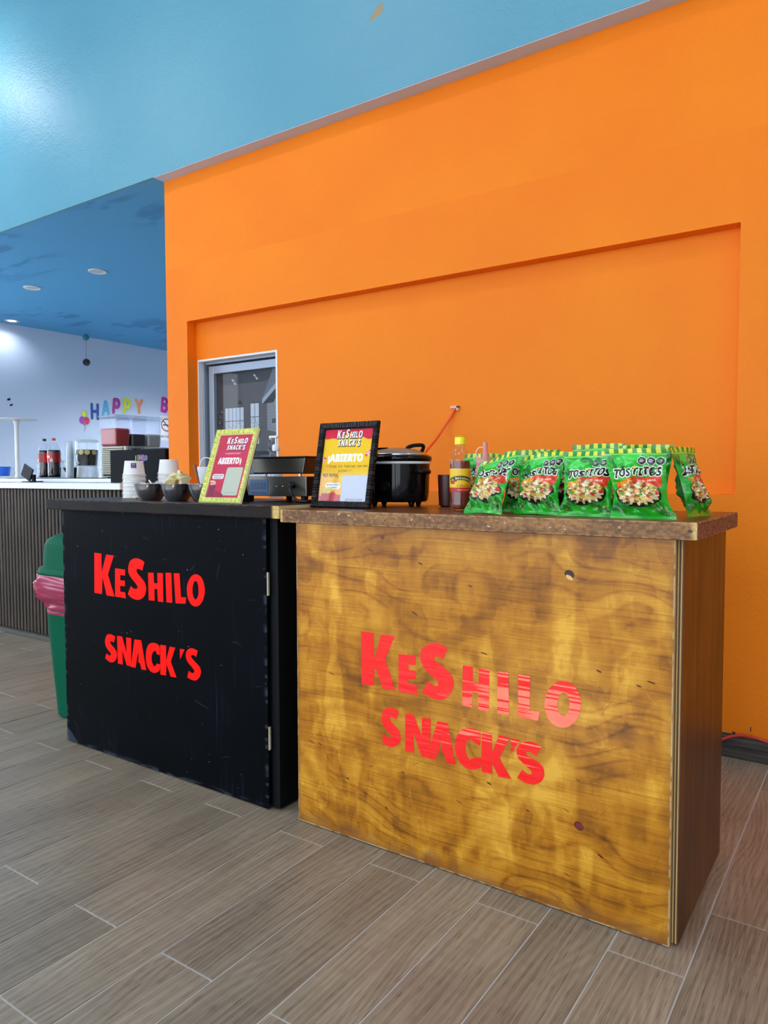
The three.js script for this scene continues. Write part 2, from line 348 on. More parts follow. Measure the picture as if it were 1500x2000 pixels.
const win = struct('window_1', merge([box(WIN.x0, WIN.x0 + 0.008, WIN.y0, WIN.y1, -3.43, NICHE + 0.003), box(WIN.x1 - 0.014, WIN.x1, WIN.y0, WIN.y1, -3.43, NICHE + 0.003), box(WIN.x0 + 0.008, WIN.x1 - 0.014, WIN.y1 - 0.012, WIN.y1, -3.43, NICHE + 0.003), box(WIN.x0 + 0.008, WIN.x1 - 0.014, WIN.y0, WIN.y0 + 0.012, -3.43, NICHE + 0.003)]), M.plaster);
{
  const sx0 = -3.69, sx1 = -3.045, sy0 = 1.132, sy1 = 1.868, f = 0.045;
  part(win, 'window_frame', merge([rbox(WIN.x0 + 0.008, WIN.x0 + 0.02, sy0, 1.892, -3.4, -3.33, 0.002), rbox(WIN.x0 + 0.02, WIN.x1 - 0.014, 1.878, 1.893, -3.4, -3.345, 0.002)]), M.alu);
  part(win, 'dark_gap', box(WIN.x0 + 0.02, WIN.x1 - 0.014, sy0, 1.893, -3.42, -3.405), M.dark);
  part(win, 'sash', merge([rbox(sx0, sx0 + f, sy0, sy1, -3.395, -3.355, 0.004), rbox(sx1 - 0.03, sx1, sy0, sy1, -3.395, -3.355, 0.004), rbox(sx0, sx1, sy1 - f * 1.15, sy1, -3.395, -3.356, 0.004), rbox(sx0, sx1, sy0, sy0 + 0.03, -3.395, -3.354, 0.004)]), M.alu);
  const poster = canvasTex(640, 760, (g, w, h) => { // printed black and white kitchen interior
    const r = mulberry(3), line = (c, lw, ...p) => { g.strokeStyle = c; g.lineWidth = lw; g.beginPath(); g.moveTo(p[0], p[1]); for (let i = 2; i < p.length; i += 2) g.lineTo(p[i], p[i + 1]); g.stroke(); };
    const poly = (c, ...p) => { g.fillStyle = c; g.beginPath(); g.moveTo(p[0], p[1]); for (let i = 2; i < p.length; i += 2) g.lineTo(p[i], p[i + 1]); g.fill(); };
    g.fillStyle = '#5b5654'; g.fillRect(0, 0, w, h);
    poly('#3e3c3c', 0, 0, w, 0, w, 40, 470, 90, 60, 90, 0, 60);
    poly('#4a4648', 0, 60, 70, 100, 70, 470, 0, 520);
    poly('#88898a', 500, 250, w, 200, w, 470, 500, 440);
    for (let i = 0; i < 9; i++) line('#6c6d70', 2, 500, 262 + i * 20, w, 215 + i * 29);
    poly('#6e7074', 560, 0, w, 0, w, 60, 455, 250, 455, 215); poly('#a4a8ac', 455, 215, w, 60, w, 100, 455, 252); poly('#35363a', 455, 252, 560, 245, w, 130, w, 100);
    g.fillStyle = '#c9cdd0'; g.fillRect(85, 262, 190, 300); g.fillRect(340, 240, 84, 300);
    for (const [x, y, ww, hh, nx] of [[85, 262, 190, 300, 5], [340, 240, 84, 300, 2]]) {
      for (let i = 0; i <= nx; i++) line('#26282c', 4, x + ww * i / nx, y, x + ww * i / nx, y + hh);
      for (let i = 0; i <= 3; i++) line('#26282c', 4, x, y + hh * i / 3, x + ww, y + hh * i / 3);
      for (let i = 0; i < 120; i++) { g.fillStyle = 'rgba(110,120,118,.35)'; g.beginPath(); g.arc(x + r() * ww, y + hh * (0.35 + 0.65 * r()), 2 + r() * 6, 0, 7); g.fill(); }
    }
    line('#1c1c1e', 3, 236, 60, 236, 214); poly('#26262a', 236, 205, 262, 240, 212, 240);
    for (const [x, y] of [[170, 60], [190, 85], [385, 40], [405, 62]]) { g.fillStyle = '#b9b9b6'; g.beginPath(); g.ellipse(x, y, 14, 8, 0.6, 0, 7); g.fill(); line('#2c2c2e', 4, x, y - 30, x + 4, y); }
    g.fillStyle = '#1f2226'; g.fillRect(0, 590, w, 26); g.fillStyle = '#2e3238'; g.fillRect(0, 616, 430, 56);
    for (let i = 0; i < 9; i++) { g.fillStyle = i % 2 ? '#494038' : '#383c44'; g.fillRect(20 + i * 46, 622, 40, 46); }
    for (let i = 0; i < 7; i++) { g.fillStyle = '#2a2c30'; g.fillRect(8, 300 + i * 40, 60, 5); for (let k = 0; k < 4; k++) { g.fillStyle = ['#8a8a88', '#605c5a', '#3a3836'][Math.floor(r() * 3)]; g.fillRect(10 + k * 14, 282 + i * 40, 10, 18); } }
    for (let i = 0; i < 40; i++) { g.fillStyle = ['#2a2c30', '#777a7c', '#4c4e52'][Math.floor(r() * 3)]; g.fillRect(495 + r() * 130, 480 + r() * 110, 6 + r() * 14, 14 + r() * 26); }
    g.fillStyle = '#9a9c9c'; g.fillRect(540, 395, 100, 8); for (let i = 0; i < 5; i++) { g.fillStyle = '#35383c'; g.fillRect(548 + i * 17, 360, 13, 34); }
    g.fillStyle = '#2b3a2e'; for (let i = 0; i < 26; i++) { g.beginPath(); g.arc(128 + (r() - 0.5) * 46, 545 + (r() - 0.5) * 50, 7, 0, 7); g.fill(); } g.fillStyle = '#6a4c44'; g.fillRect(90, 575, 60, 18);
    poly('#3b4048', 0, 672, w, 672, w, h, 0, h);
    for (let i = 0; i < 5; i++) for (let j = -9; j < 10; j++) if ((i + j) & 1) { const y0 = 672 + i * i * 5, y1 = 672 + (i + 1) * (i + 1) * 5, s0 = 16 + i * 9, s1 = 16 + (i + 1) * 9; poly('#707884', 320 + j * s0, y0, 320 + (j + 1) * s0, y0, 320 + (j + 1) * s1, y1, 320 + j * s1, y1); }
    poly('#2a2f36', 430, 640, w, 620, w, h, 560, h);
  });
  part(win, 'printed_film', box(sx0 + f - 0.002, sx1 - 0.028, sy0 + 0.028, sy1 - f * 1.1, -3.389, -3.383).clone(), [M.dark, M.dark, M.dark, M.dark, std({ map: poster, color: rgb(0.95, 0.95, 0.95), roughness: 0.35, specularIntensity: 0.3 }), M.dark]);
  part(win, 'pane', box(sx0 + f - 0.002, sx1 - 0.028, sy0 + 0.028, sy1 - f * 1.1, -3.378, -3.377), std({ color: rgb(0.95, 0.97, 1), roughness: 0.02, transmission: 1, thickness: 0, ior: 1.3, specularIntensity: 0.5 }));
}

// ------------------------------------------------------------ setting: blue bulkhead, ceilings, outer walls
{
  const g = merge([box(HALL.xl, HALL.xr, HALL.low, HALL.h, HALL.zb - 0.024, HALL.zb), box(WL, HALL.xr, HALL.low, HALL.h, WALL - 0.2, HALL.zb - 0.024)]), uv = g.attributes.uv, p = g.attributes.position;
  for (let i = 0; i < p.count; i++) uv.setXY(i, (p.getX(i) - HALL.xl) / (HALL.xr - HALL.xl), (p.getY(i) - HALL.low) / (HALL.h - HALL.low));
  struct('wall_upper', g, M.blue);
}
{
  const g = merge([box(HALL.xl, WL, HALL.low, HALL.low + 0.2, WALL - 0.2, HALL.zb - 0.0241), box(HALL.xl, HALL.xr, HALL.low, HALL.low + 0.2, -9.2, WALL - 0.2)]), uv = g.attributes.uv, p = g.attributes.position;
  for (let i = 0; i < p.count; i++) uv.setXY(i, p.getX(i) / 4, p.getZ(i) / 4);
  struct('ceiling', g, M.ceil);
}
struct('trim_2', box(WL + 0.001, HALL.xr, HALL.low - 0.003, HALL.low, WALL, HALL.zb - 0.002), std({ color: rgb(0.55, 0.66, 0.8), roughness: 0.5 }));  // strip added under the bulkhead; its pale colour stands in for light there
struct('ceiling_high', box(HALL.xl - 0.2, HALL.xr + 0.2, HALL.h, HALL.h + 0.2, WALL - 0.2, HALL.zf + 0.2), M.hallCeil);
{ // white wall with a wide glazed opening left of the picture
  const z0 = -3.9, z1 = 2.4, y0 = 0.9, y1 = 2.95;
  struct('wall_left', merge([box(HALL.xl - 0.2, HALL.xl, -0.1, HALL.h, -9.2, z0), box(HALL.xl - 0.2, HALL.xl, -0.1, HALL.h, z1, HALL.zf + 0.2), box(HALL.xl - 0.2, HALL.xl, -0.1, y0, z0, z1), box(HALL.xl - 0.2, HALL.xl, y1, HALL.h, z0, z1)]), M.white);
  const m = [box(HALL.xl - 0.14, HALL.xl - 0.08, y0, y0 + 0.05, z0, z1), box(HALL.xl - 0.14, HALL.xl - 0.08, y1 - 0.05, y1, z0, z1)];
  for (let i = 0; i <= 5; i++) { const z = lerp(z0 + 0.025, z1 - 0.025, i / 5); m.push(box(HALL.xl - 0.14, HALL.xl - 0.08, y0, y1, z - 0.025, z + 0.025)); }
  struct('window_3', merge(m), M.alu);
}
// two unseen downlights, added behind the orange wall to brighten the white wall
struct('wall_far', box(HALL.xl - 0.2, HALL.xr + 0.2, -0.1, HALL.low + 0.2, -9.4, -9.2), M.hallWall);
struct('trim_1', rbox(HALL.xl - 0.01, HALL.xl + 0.014, 1.255, 1.28, -9.1, 5.3, 0.004), M.white);
struct('wall_right', merge([box(HALL.xr, HALL.xr + 0.2, 0, HALL.h, -9.2, -0.66), box(HALL.xr, HALL.xr + 0.2, 0, HALL.h, 0.06, HALL.zf + 0.2), box(HALL.xr, HALL.xr + 0.2, 2.5, HALL.h, -0.66, 0.06), box(HALL.xr, HALL.xr + 0.2, 0, 1.98, -0.66, 0.06)]), M.hallWall);
struct('window_4', merge([rbox(HALL.xr + 0.15, HALL.xr + 0.19, 1.98, 2.5, -0.66, -0.64, 0.004), rbox(HALL.xr + 0.15, HALL.xr + 0.19, 1.98, 2.5, 0.04, 0.06, 0.004), rbox(HALL.xr + 0.15, HALL.xr + 0.19, 2.48, 2.5, -0.66, 0.06, 0.004)]), M.alu);
{ // shop front: sill, lintel, piers and mullions around five big lights
  const s = [box(HALL.xl, HALL.xr, 0, 0.25, HALL.zf, HALL.zf + 0.2), box(HALL.xl, HALL.xr, 4.3, HALL.h, HALL.zf, HALL.zf + 0.2)], m = [];
  for (let i = 0; i <= 5; i++) { const x = lerp(HALL.xl, HALL.xr, i / 5); s.push(box(Math.max(HALL.xl, x - 0.15), Math.min(HALL.xr, x + 0.15), 0.25, 4.3, HALL.zf, HALL.zf + 0.2)); if (i < 5) m.push(box(x + 1.22, x + 1.28, 0.25, 4.3, HALL.zf + 0.06, HALL.zf + 0.12)); }
  m.push(box(HALL.xl, HALL.xr, 2.45, 2.52, HALL.zf + 0.06, HALL.zf + 0.12));
  struct('wall_front', merge(s), M.hallWall); struct('window_2', merge(m), M.alu);
}
// ceiling panels of the hall: a glowing face with a light of its size under it
for (const [x, z, where] of [[-6.6, -0.6, 'front row, left'], [-3.6, -0.6, 'front row, middle'], [2.2, -0.6, 'front row, right'], [-5.1, 2.2, 'rear row, left'], [-0.6, 2.2, 'rear row, right']]) {
  const t = thing('ceiling_light', 'flat white panel light on the hall ceiling, ' + where, 'ceiling light', [x, HALL.h, z], 0, 'panel lights on the hall ceiling');
  part(t, 'frame', rbox(-0.62, 0.62, -0.04, 0, -0.32, 0.32, 0.006), M.whitePlastic);
  part(t, 'diffuser', box(-0.6, 0.6, -0.046, -0.04, -0.3, 0.3), std({ color: rgb(0.9, 0.9, 0.9), emissive: rgb(1, 0.98, 0.95), emissiveIntensity: PANEL_GLOW }));
  const l = new THREE.RectAreaLight(0xfff8ee, PANEL_LIGHT, 1.2, 0.6); l.position.set(0, -0.05, 0); l.rotation.x = -Math.PI / 2; t.add(l);
}
{ // track spot that washes the left end of the blue bulkhead
  const t = thing('track_spotlight', 'white track spotlight aimed at the blue bulkhead', 'spotlight', [-6.5, HALL.h, -2.2]);
  part(t, 'base', rbox(-0.06, 0.06, -0.03, 0, -0.06, 0.06, 0.004), M.whitePlastic);
  part(t, 'stem', cyl(0.008, 0.008, 0.5).translate(0, -0.52, 0), M.whitePlastic);
  const head = part(t, 'lamp_head', merge([lathe([[0.055, 0], [0.06, 0.005], [0.05, 0.16], [0.02, 0.18], [0, 0.18]], 24)]), M.whitePlastic);
  head.position.set(0, -0.6, 0); head.rotation.set(0.9, 0, 0);
  const sp = new THREE.SpotLight(0xf4fbff, WASH, 0, 0.8, 1); sp.position.set(0, -0.62, -0.05); sp.target.position.set(0.35, -1.05, -0.94); t.add(sp, sp.target); sp.castShadow = true; sp.shadow.radius = 3;
}
// recessed downlights in the low blue ceiling; last two added as unseen fill light
for (const [x, z, label, on] of [[-6.14, -4.235, 'recessed white ceiling downlight nearest the orange wall, unlit', 0], [-7.21, -4.215, 'recessed white ceiling downlight, left of the two unlit ones', 0], [-8.93, -4.95, 'lit recessed downlight at the left edge, close to the white wall', 1], [-7.0, -6.9, 'added fill downlight, unseen behind the orange wall, nearer the white wall', 2], [-5.6, -6.9, 'added fill downlight, unseen behind the orange wall, farther from the white wall', 2]]) {
  const t = thing('downlight', label, 'ceiling light', [x, HALL.low, z]);
  part(t, 'trim_ring', lathe([[0.045, -0.002], [0.078, -0.012], [0.084, -0.006], [0.084, 0], [0.045, 0]], 32), M.whitePlastic);
  part(t, 'lens', cyl(0.047, 0.047, 0.004, 32).translate(0, -0.006, 0), std({ color: rgb(0.6, 0.6, 0.6), emissive: rgb(1, 1, 1), emissiveIntensity: on ? 6 : 0 }));
  if (on) { const l = new THREE.SpotLight(0xeef4ff, on === 2 ? 30 : 0.8, 0, 1.35, 0.6); l.position.set(0, -0.02, 0); l.target.position.set(0, -1, 0); l.castShadow = true; t.add(l, l.target); }
}

// ------------------------------------------------------------ bar counter with vertical slats
{
  const t = thing('bar_counter', 'long bar counter clad in dark vertical wood slats with a white stone top', 'bar counter', [0, 0, 0]);
  part(t, 'carcass', box(-6.9, -3.95, 0, 1.066, -3.98, -2.9), M.dark);
  part(t, 'countertop', rbox(-6.95, -3.945, 1.066, 1.107, -4.0, -2.845, 0.004), M.quartz);
  part(t, 'raised_ledge', rbox(-6.95, -3.945, 1.107, 1.134, -4.0, -3.42, 0.004), M.quartz);
  part(t, 'plinth', rbox(-6.9, -3.95, 0, 0.03, -2.9, -2.845, 0.004), std({ color: rgb(0.09, 0.085, 0.075), roughness: 0.6 }));
  const gs = [0, 1, 2].map((k) => { const g = new RoundedBoxGeometry(0.027, 1.036, 0.02, 2, 0.0085); const uv = g.attributes.uv; for (let i = 0; i < uv.count; i++) uv.setX(i, (uv.getX(i) + k) / 3); g.clearGroups(); return g; });
  const r = mulberry(31);
  for (let x = -3.97; x > -6.9; x -= 0.0432) part(t, 'slat', gs[Math.floor(r() * 3)], M.slat).position.set(x, 0.548, -2.89);
}
single('floor_plate', 'flat grey metal floor plate at the foot of the slatted bar', 'floor plate', rbox(-6.2, -5.34, 0, 0.006, -2.843, -2.792, 0.002), std({ color: rgb(0.34, 0.38, 0.42), roughness: 0.4, metalness: 0.3 }));

// ------------------------------------------------------------ the two folding counters
const LETTER_MAT = { black: M.redMatte, wood: M.red };
function letterGeo(text) {
  const [outer, inner] = text.slice(2).split('|').map((s) => s.trim().split(/\s+/).map((p) => { const [x, y] = p.split(','); return new THREE.Vector2(x / 1000, y / 1000); }));
  const curved = 'SCO'.includes(text[0]), smoothPts = (pts) => {
    if (!curved || pts.length < 12) return pts;
    if (text[0] === 'O') return new THREE.CatmullRomCurve3(pts.map((p) => new THREE.Vector3(p.x, p.y, 0)), true).getPoints(60).map((p) => new THREE.Vector2(p.x, p.y));
    const out = [];   // round the bends, keep the square terminals
    for (let i = 0; i < pts.length; i++) {
      const a = pts[(i + pts.length - 1) % pts.length], b = pts[i], c = pts[(i + 1) % pts.length];
      const u = b.clone().sub(a).normalize(), v = c.clone().sub(b).normalize(), turn = u.dot(v);
      if (turn < 0.35) out.push(b); else { const k = 0.3; out.push(b.clone().lerp(a, k), b.clone().lerp(b.clone().lerp(a, k).lerp(b.clone().lerp(c, k), 0.5), 0.66), b.clone().lerp(c, k)); }
    }
    return out;
  };
  const s = new THREE.Shape(smoothPts(outer)); if (inner) s.holes.push(new THREE.Path(smoothPts(inner)));
  return new THREE.ExtrudeGeometry(s, { depth: 0.0008, bevelEnabled: false });
}
const BLACK_LETTERS = [
  'K -370,836 -322,835 -322,759 -290,833 -240,832 -281,752 -241,666 -292,665 -318,739 -324,668 -375,669',
  'E -233,781 -168,780 -170,756 -201,756 -201,735 -171,736 -172,713 -203,712 -202,689 -171,689 -167,665 -236,666',
  'S -47,817 -62,783 -81,790 -97,786 -96,775 -74,759 -46,739 -38,715 -48,685 -77,668 -105,665 -134,671 -154,684 -134,717 -112,707 -95,710 -91,717 -103,731 -128,747 -148,768 -149,790 -138,816 -112,829 -83,830 -61,824',
  'H -27,778 6,780 8,740 28,741 28,781 61,783 60,672 29,671 26,719 9,718 9,672 -26,671',
  'I 76,785 110,787 112,674 79,673',
  'L 123,787 156,789 162,700 190,702 187,678 131,674',
  'O 291,736 288,718 281,701 270,687 257,677 242,673 227,674 214,681 203,694 197,710 195,728 197,747 205,764 216,778 230,788 245,792 259,790 273,783 283,770 289,754 | 258,734 257,721 253,710 247,702 241,699 235,701 230,708 226,719 225,731 227,745 231,756 236,764 243,767 249,765 254,758 257,747',
  'S -241,502 -251,476 -265,481 -277,477 -272,468 -250,455 -233,441 -231,424 -243,403 -265,392 -286,393 -311,404 -302,426 -285,418 -273,422 -272,430 -290,440 -307,455 -311,478 -299,502 -279,509 -258,507',
  'N -229,507 -196,508 -170,447 -170,508 -137,508 -141,433 -141,395 -170,395 -196,451 -196,394 -227,394',
  'A -119,506 -77,508 -49,393 -78,392 -88,417 -97,416 -94,458 -103,440 -109,416 -115,393 -145,392',
  'C 36,497 34,464 17,465 10,478 -3,475 -15,457 -15,432 -3,416 8,417 14,429 36,428 33,403 4,389 -23,391 -44,410 -51,438 -47,475 -31,499 -6,508 19,507',
  'K 38,505 72,506 71,450 93,505 125,505 98,448 129,392 96,390 73,434 69,390 36,389',
  '\' 150,504 177,505 150,464',
  'S 249,510 240,485 227,492 212,488 213,480 234,466 259,452 266,434 258,413 238,397 215,395 189,402 198,428 213,421 228,425 229,434 214,446 191,461 181,481 187,501 203,513 223,516',
];
const WOOD_LETTERS = [
  'K -334,670 -287,670 -286,587 -257,670 -209,670 -245,595 -207,505 -254,503 -283,572 -286,506 -333,505',
  'E -195,617 -136,621 -136,592 -161,590 -160,575 -136,575 -136,550 -162,548 -161,534 -132,534 -131,504 -196,503',
  'S -28,654 -43,623 -59,630 -72,624 -70,614 -37,600 -10,576 -6,553 -18,523 -45,502 -75,501 -113,516 -94,551 -75,541 -60,542 -59,554 -75,566 -106,586 -122,617 -115,643 -92,662 -65,669 -43,664',
  'H 21,615 53,615 53,572 72,573 71,614 104,614 103,497 70,496 71,544 51,543 51,499 20,499',
  'I 128,613 161,615 164,498 129,497',
  'L 190,615 224,615 224,522 253,525 247,498 191,498',
  'O 363,563 361,544 355,526 344,510 331,499 316,493 300,493 286,499 275,511 268,527 265,546 268,566 275,585 286,600 299,611 315,617 330,616 343,609 354,598 361,582 | 333,558 332,546 329,535 323,527 317,524 311,525 306,531 302,540 300,552 302,564 305,575 310,582 317,586 323,585 328,579 332,569',
  'S -195,443 -204,417 -220,421 -228,415 -222,406 -198,390 -186,370 -192,346 -213,330 -237,328 -255,336 -254,364 -237,355 -224,357 -224,366 -246,381 -258,401 -256,432 -237,448 -210,450',
  'N -172,442 -142,443 -113,380 -114,439 -84,442 -86,324 -114,323 -143,386 -141,329 -172,327',
  'A -62,439 -27,440 -2,324 -29,322 -41,351 -47,349 -46,384 -55,362 -60,343 -70,323 -98,323',
  'C 78,432 77,395 58,400 45,409 32,397 30,376 35,356 45,348 61,361 81,361 80,335 58,322 30,321 9,336 -5,364 -2,402 16,430 42,440 66,439',
  'K 81,435 113,438 114,384 134,437 165,436 136,373 171,323 134,320 114,352 114,323 81,322',
  '\' 169,435 196,436 170,394',
  'S 257,430 244,403 225,410 213,406 216,397 244,390 264,377 267,355 258,335 240,323 216,321 188,330 203,356 218,348 230,349 231,358 211,371 190,385 185,404 194,426 213,436 234,439',
];
{ // black counter
  const t = thing('counter', 'black painted folding counter with red vinyl lettering and a dark wood top', 'counter', [-2.32, 0, -1.83]);
  const L = (a) => a + 2.32, Z = (a) => a + 1.83;
  const fp = part(t, 'front_panel', rbox(L(-2.917), L(-1.724), 0.004, 1.011, Z(-1.83), Z(-1.812), 0.003), M.black);
  BLACK_LETTERS.forEach((s, i) => part(fp, 'letter', letterGeo(s), LETTER_MAT.black).position.set(0, 0, Z(-1.812) + (i % 3) * 0.0002));
  const sp = part(t, 'side_panel', rbox(L(-1.75), L(-1.690), 0.006, 1.011, Z(-2.34), Z(-1.8315), 0.003), M.blackEdge);
  part(t, 'side_panel', rbox(L(-2.915), L(-2.893), 0.006, 1.011, Z(-2.34), Z(-1.83), 0.003), M.black);
  for (const [y0, y1] of [[0.745, 0.824], [0.212, 0.292]]) part(t, 'hinge', merge([rbox(L(-1.7235), L(-1.7195), y0, y1, Z(-1.822), Z(-1.813), 0.001), cyl(0.002, 0.002, y1 - y0, 10).translate(L(-1.7205), y0, Z(-1.8135))]), M.brass, 'pale metal hinge');
  part(t, 'worktop', rbox(L(-2.945), L(-1.6185), 1.011, 1.054, Z(-2.31), Z(-1.76), 0.004), [M.paleEnd, M.darkEdge, M.darkFace, M.darkEdge, M.darkEdge, M.darkEdge]);
}
{ // golden plywood counter
  const t = thing('counter', 'golden brown plywood folding counter with red vinyl lettering, worn edges', 'counter', [-0.995, 0, -1.83]);
  const L = (a) => a + 0.995, Z = (a) => a + 1.83;
  const fp = part(t, 'front_panel', rbox(L(-1.592), L(-0.407), 0.003, 1.0, Z(-1.830), Z(-1.814), 0.0015), [M.plyLight, M.plyLight, M.plyDark, M.plyDark, M.ply, M.plyDark]);
  WOOD_LETTERS.forEach((s, i) => part(fp, 'letter', letterGeo(s), LETTER_MAT.wood).position.set(0, 0, Z(-1.814) + (i % 3) * 0.0002));
  // side panel: plywood sheets whose layers show along the front edge
  const sp = part(t, 'side_panel', rbox(L(-0.3945), L(-0.391), 0.004, 1.0, Z(-2.375), Z(-1.8312), 0.001), M.plySide);
  for (let i = 0; i < 4; i++) part(sp, 'ply_layer', rbox(L(-0.3945 - (i + 1) * 0.0038), L(-0.3945 - i * 0.0038), 0.006, 1.0, Z(-2.37), Z(-1.8318 - (i % 2 ? 0 : 0.0008)), 0.0006), i % 2 ? M.plyDark : M.plyLight);
  part(t, 'side_panel', rbox(L(-1.590), L(-1.572), 0.004, 1.0, Z(-2.375), Z(-1.8312), 0.003), M.plySide);
  part(t, 'worktop', rbox(L(-1.6165), L(-0.349), 1.0, 1.043, Z(-2.305), Z(-1.764), 0.004), [M.topEnd, M.paleEnd, M.top, M.plySide, M.topEdge, M.topEdge]);
}

// ------------------------------------------------------------ green bin behind the black counter
{
  const t = thing('trash_bin', 'green plastic waste bin with a hooded lid and a pink bag, behind the black counter', 'bin', [-3.14, 0, -2.10]);
  const green = std({ color: rgb(0.001, 0.1, 0.05), roughness: 0.5, specularIntensity: 0.12 }), n = 64;
  const ring = (half, p, k) => { const a = (k / n) * Math.PI * 2 + 0.001, c = Math.cos(a), s = Math.sin(a), e = 2 / p; return [half * Math.sign(c) * Math.abs(c) ** e, half * Math.sign(s) * Math.abs(s) ** e]; };
  const loft = (rows, cap = true) => {
    const pos = [], idx = [], uv = [];
    rows.forEach(([half, p, y], i) => { for (let k = 0; k <= n; k++) { const [x, z] = ring(half, p, k % n); pos.push(x, y, z); uv.push(k / n, i / rows.length); } });
    for (let i = 0; i < rows.length - 1; i++) for (let k = 0; k < n; k++) { const a = i * (n + 1) + k, b = a + 1, c = a + n + 1, d = c + 1; idx.push(a, c, b, b, c, d); }
    const g = new THREE.BufferGeometry(); g.setAttribute('position', new THREE.Float32BufferAttribute(pos, 3)); g.setAttribute('uv', new THREE.Float32BufferAttribute(uv, 2)); g.setIndex(idx); g.computeVertexNormals(); return g;
  };
  part(t, 'body', loft([[0, 2, 0.002], [0.118, 9, 0.002], [0.128, 9, 0.01], [0.150, 8, 0.35], [0.174, 7, 0.72], [0.160, 7, 0.72], [0.12, 8, 0.05]]), green);
  // lid: hood with a dark swing opening
  part(t, 'lid', loft([[0.166, 6, 0.69], [0.192, 6, 0.69], [0.195, 6, 0.696], [0.195, 6, 0.705], [0.190, 6, 0.707], [0.189, 6, 0.72], [0.184, 6, 0.724], [0.174, 6, 0.728], [0.170, 5, 0.83], [0.164, 4, 0.855], [0.14, 3, 0.876], [0.10, 3, 0.888], [0.085, 3, 0.888], [0.08, 3, 0.85], [0, 3, 0.85]]), green);
  part(t, 'opening_flap', lathe([[0, 0.853], [0.078, 0.853], [0.078, 0.858], [0, 0.858]], 32), M.dark);
  const pos = [], idx = [], rows = 26;
  for (let i = 0; i <= rows; i++) for (let k = 0; k <= n; k++) {
    const v = i / rows, a = k % n, [x, z] = ring(1, 6, a), bulge = 0.184 + 0.026 * Math.sin(Math.PI * Math.min(1, v * 1.35)) - 0.024 * v * v, fold = 0.028 * (Math.abs(vn(a * 0.5 + v * 9 + 4, v * 7 - a * 0.3, 7) - 0.5) - 0.22) + 0.012 * (vn(a * 1.3, v * 16, 8) - 0.5);
    const y = 0.700 - v * (0.185 + 0.02 * vn(a * 0.3, 2, 9)) + 0.008 * Math.sin(a * 0.9) * v; pos.push(x * (bulge + fold), y, z * (bulge + fold));
  }
  for (let i = 0; i < rows; i++) for (let k = 0; k < n; k++) { const a = i * (n + 1) + k, b = a + 1, c = a + n + 1, d = c + 1; idx.push(a, b, c, b, d, c); }
  const g = new THREE.BufferGeometry(); g.setAttribute('position', new THREE.Float32BufferAttribute(pos, 3)); g.setIndex(idx); g.computeVertexNormals();
  part(t, 'bin_bag', g, std({ color: rgb(0.34, 0.016, 0.07), roughness: 0.2, side: THREE.DoubleSide }), 'pink plastic bag folded over the rim');
}

// ------------------------------------------------------------ picture frames with menus
function mitred(w, h, f, d) {   // four rails with mitred corners and a sloped face
  const rails = [], prof = [[0, 0], [0, d * 0.75], [f * 0.14, d], [f * 0.8, d * 0.8], [f, d * 0.55], [f, 0]];
  for (let s = 0; s < 4; s++) {
    const len = s % 2 ? h : w, pos = [], uv = [], idx = [];
    for (const [o, z] of prof) { for (const e of [0, 1]) { const a = e ? len / 2 - o : -len / 2 + o; pos.push(a, -(s % 2 ? w : h) / 2 + o, z); uv.push(a / 0.28 + 0.5, o / f); } }
    for (let i = 0; i < prof.length; i++) { const a = 2 * i, b = 2 * ((i + 1) % prof.length); idx.push(a, a + 1, b, b, a + 1, b + 1); }
    let g = new THREE.BufferGeometry(); g.setAttribute('position', new THREE.Float32BufferAttribute(pos, 3)); g.setAttribute('uv', new THREE.Float32BufferAttribute(uv, 2)); g.setIndex(idx);
    g = g.toNonIndexed(); g.computeVertexNormals(); g.rotateZ(s * Math.PI / 2); rails.push(g);
  }
  return rails;
}
function pictureFrame(label, x, y, z, w, h, tilt, f, railMat, print) {
  const t = thing('picture_frame', label, 'picture frame', [x, y, z]);
  const lean = (g) => g.translate(0, h / 2, -0.004).rotateX(-tilt);
  for (const g of mitred(w, h, f, 0.014)) part(t, 'rail', lean(g), railMat);
  part(t, 'backing', lean(box(-w / 2 + 0.004, w / 2 - 0.004, -h / 2 + 0.004, h / 2 - 0.004, -0.006, 0.001)), M.dark);
  part(t, 'print', lean(box(-w / 2 + f * 0.9, w / 2 - f * 0.9, -h / 2 + f * 0.9, h / 2 - f * 0.9, 0.001, 0.002)), [M.paper, M.paper, M.paper, M.paper, std({ map: print, color: rgb(0.86, 0.86, 0.86), roughness: 0.5, specularIntensity: 0.4 }), M.paper]);
  part(t, 'glass', lean(box(-w / 2 + f * 0.9, w / 2 - f * 0.9, -h / 2 + f * 0.9, h / 2 - f * 0.9, 0.004, 0.0045)), std({ color: rgb(1, 1, 1), roughness: 0.03, transmission: 1, thickness: 0, ior: 1.35 }));
  const top = new THREE.Vector3(0, h * 0.62, -0.01).applyAxisAngle(new THREE.Vector3(1, 0, 0), -tilt), foot = top.z - 0.055;
  const leg = box(-0.025, 0.025, 0, Math.hypot(top.y, top.z - foot), -0.0015, 0.0015).rotateX(Math.atan2(top.z - foot, top.y)).translate(0, 0.001, foot);
  part(t, 'easel_leg', leg, M.dark);
  return t;
}
function fat(g, s, x, y, size, fill, line, lw, squeeze = 1, skew = 0, font = 'sans-serif') {
  g.save(); g.translate(x, y); g.transform(squeeze, 0, skew, 1, 0, 0); g.font = 'bold ' + size + 'px ' + font; g.textAlign = 'center'; g.textBaseline = 'middle'; g.lineJoin = 'round';
  if (lw) { g.strokeStyle = line; g.lineWidth = lw; g.strokeText(s, 0, 0); } g.fillStyle = fill; g.fillText(s, 0, 0); g.restore();
}
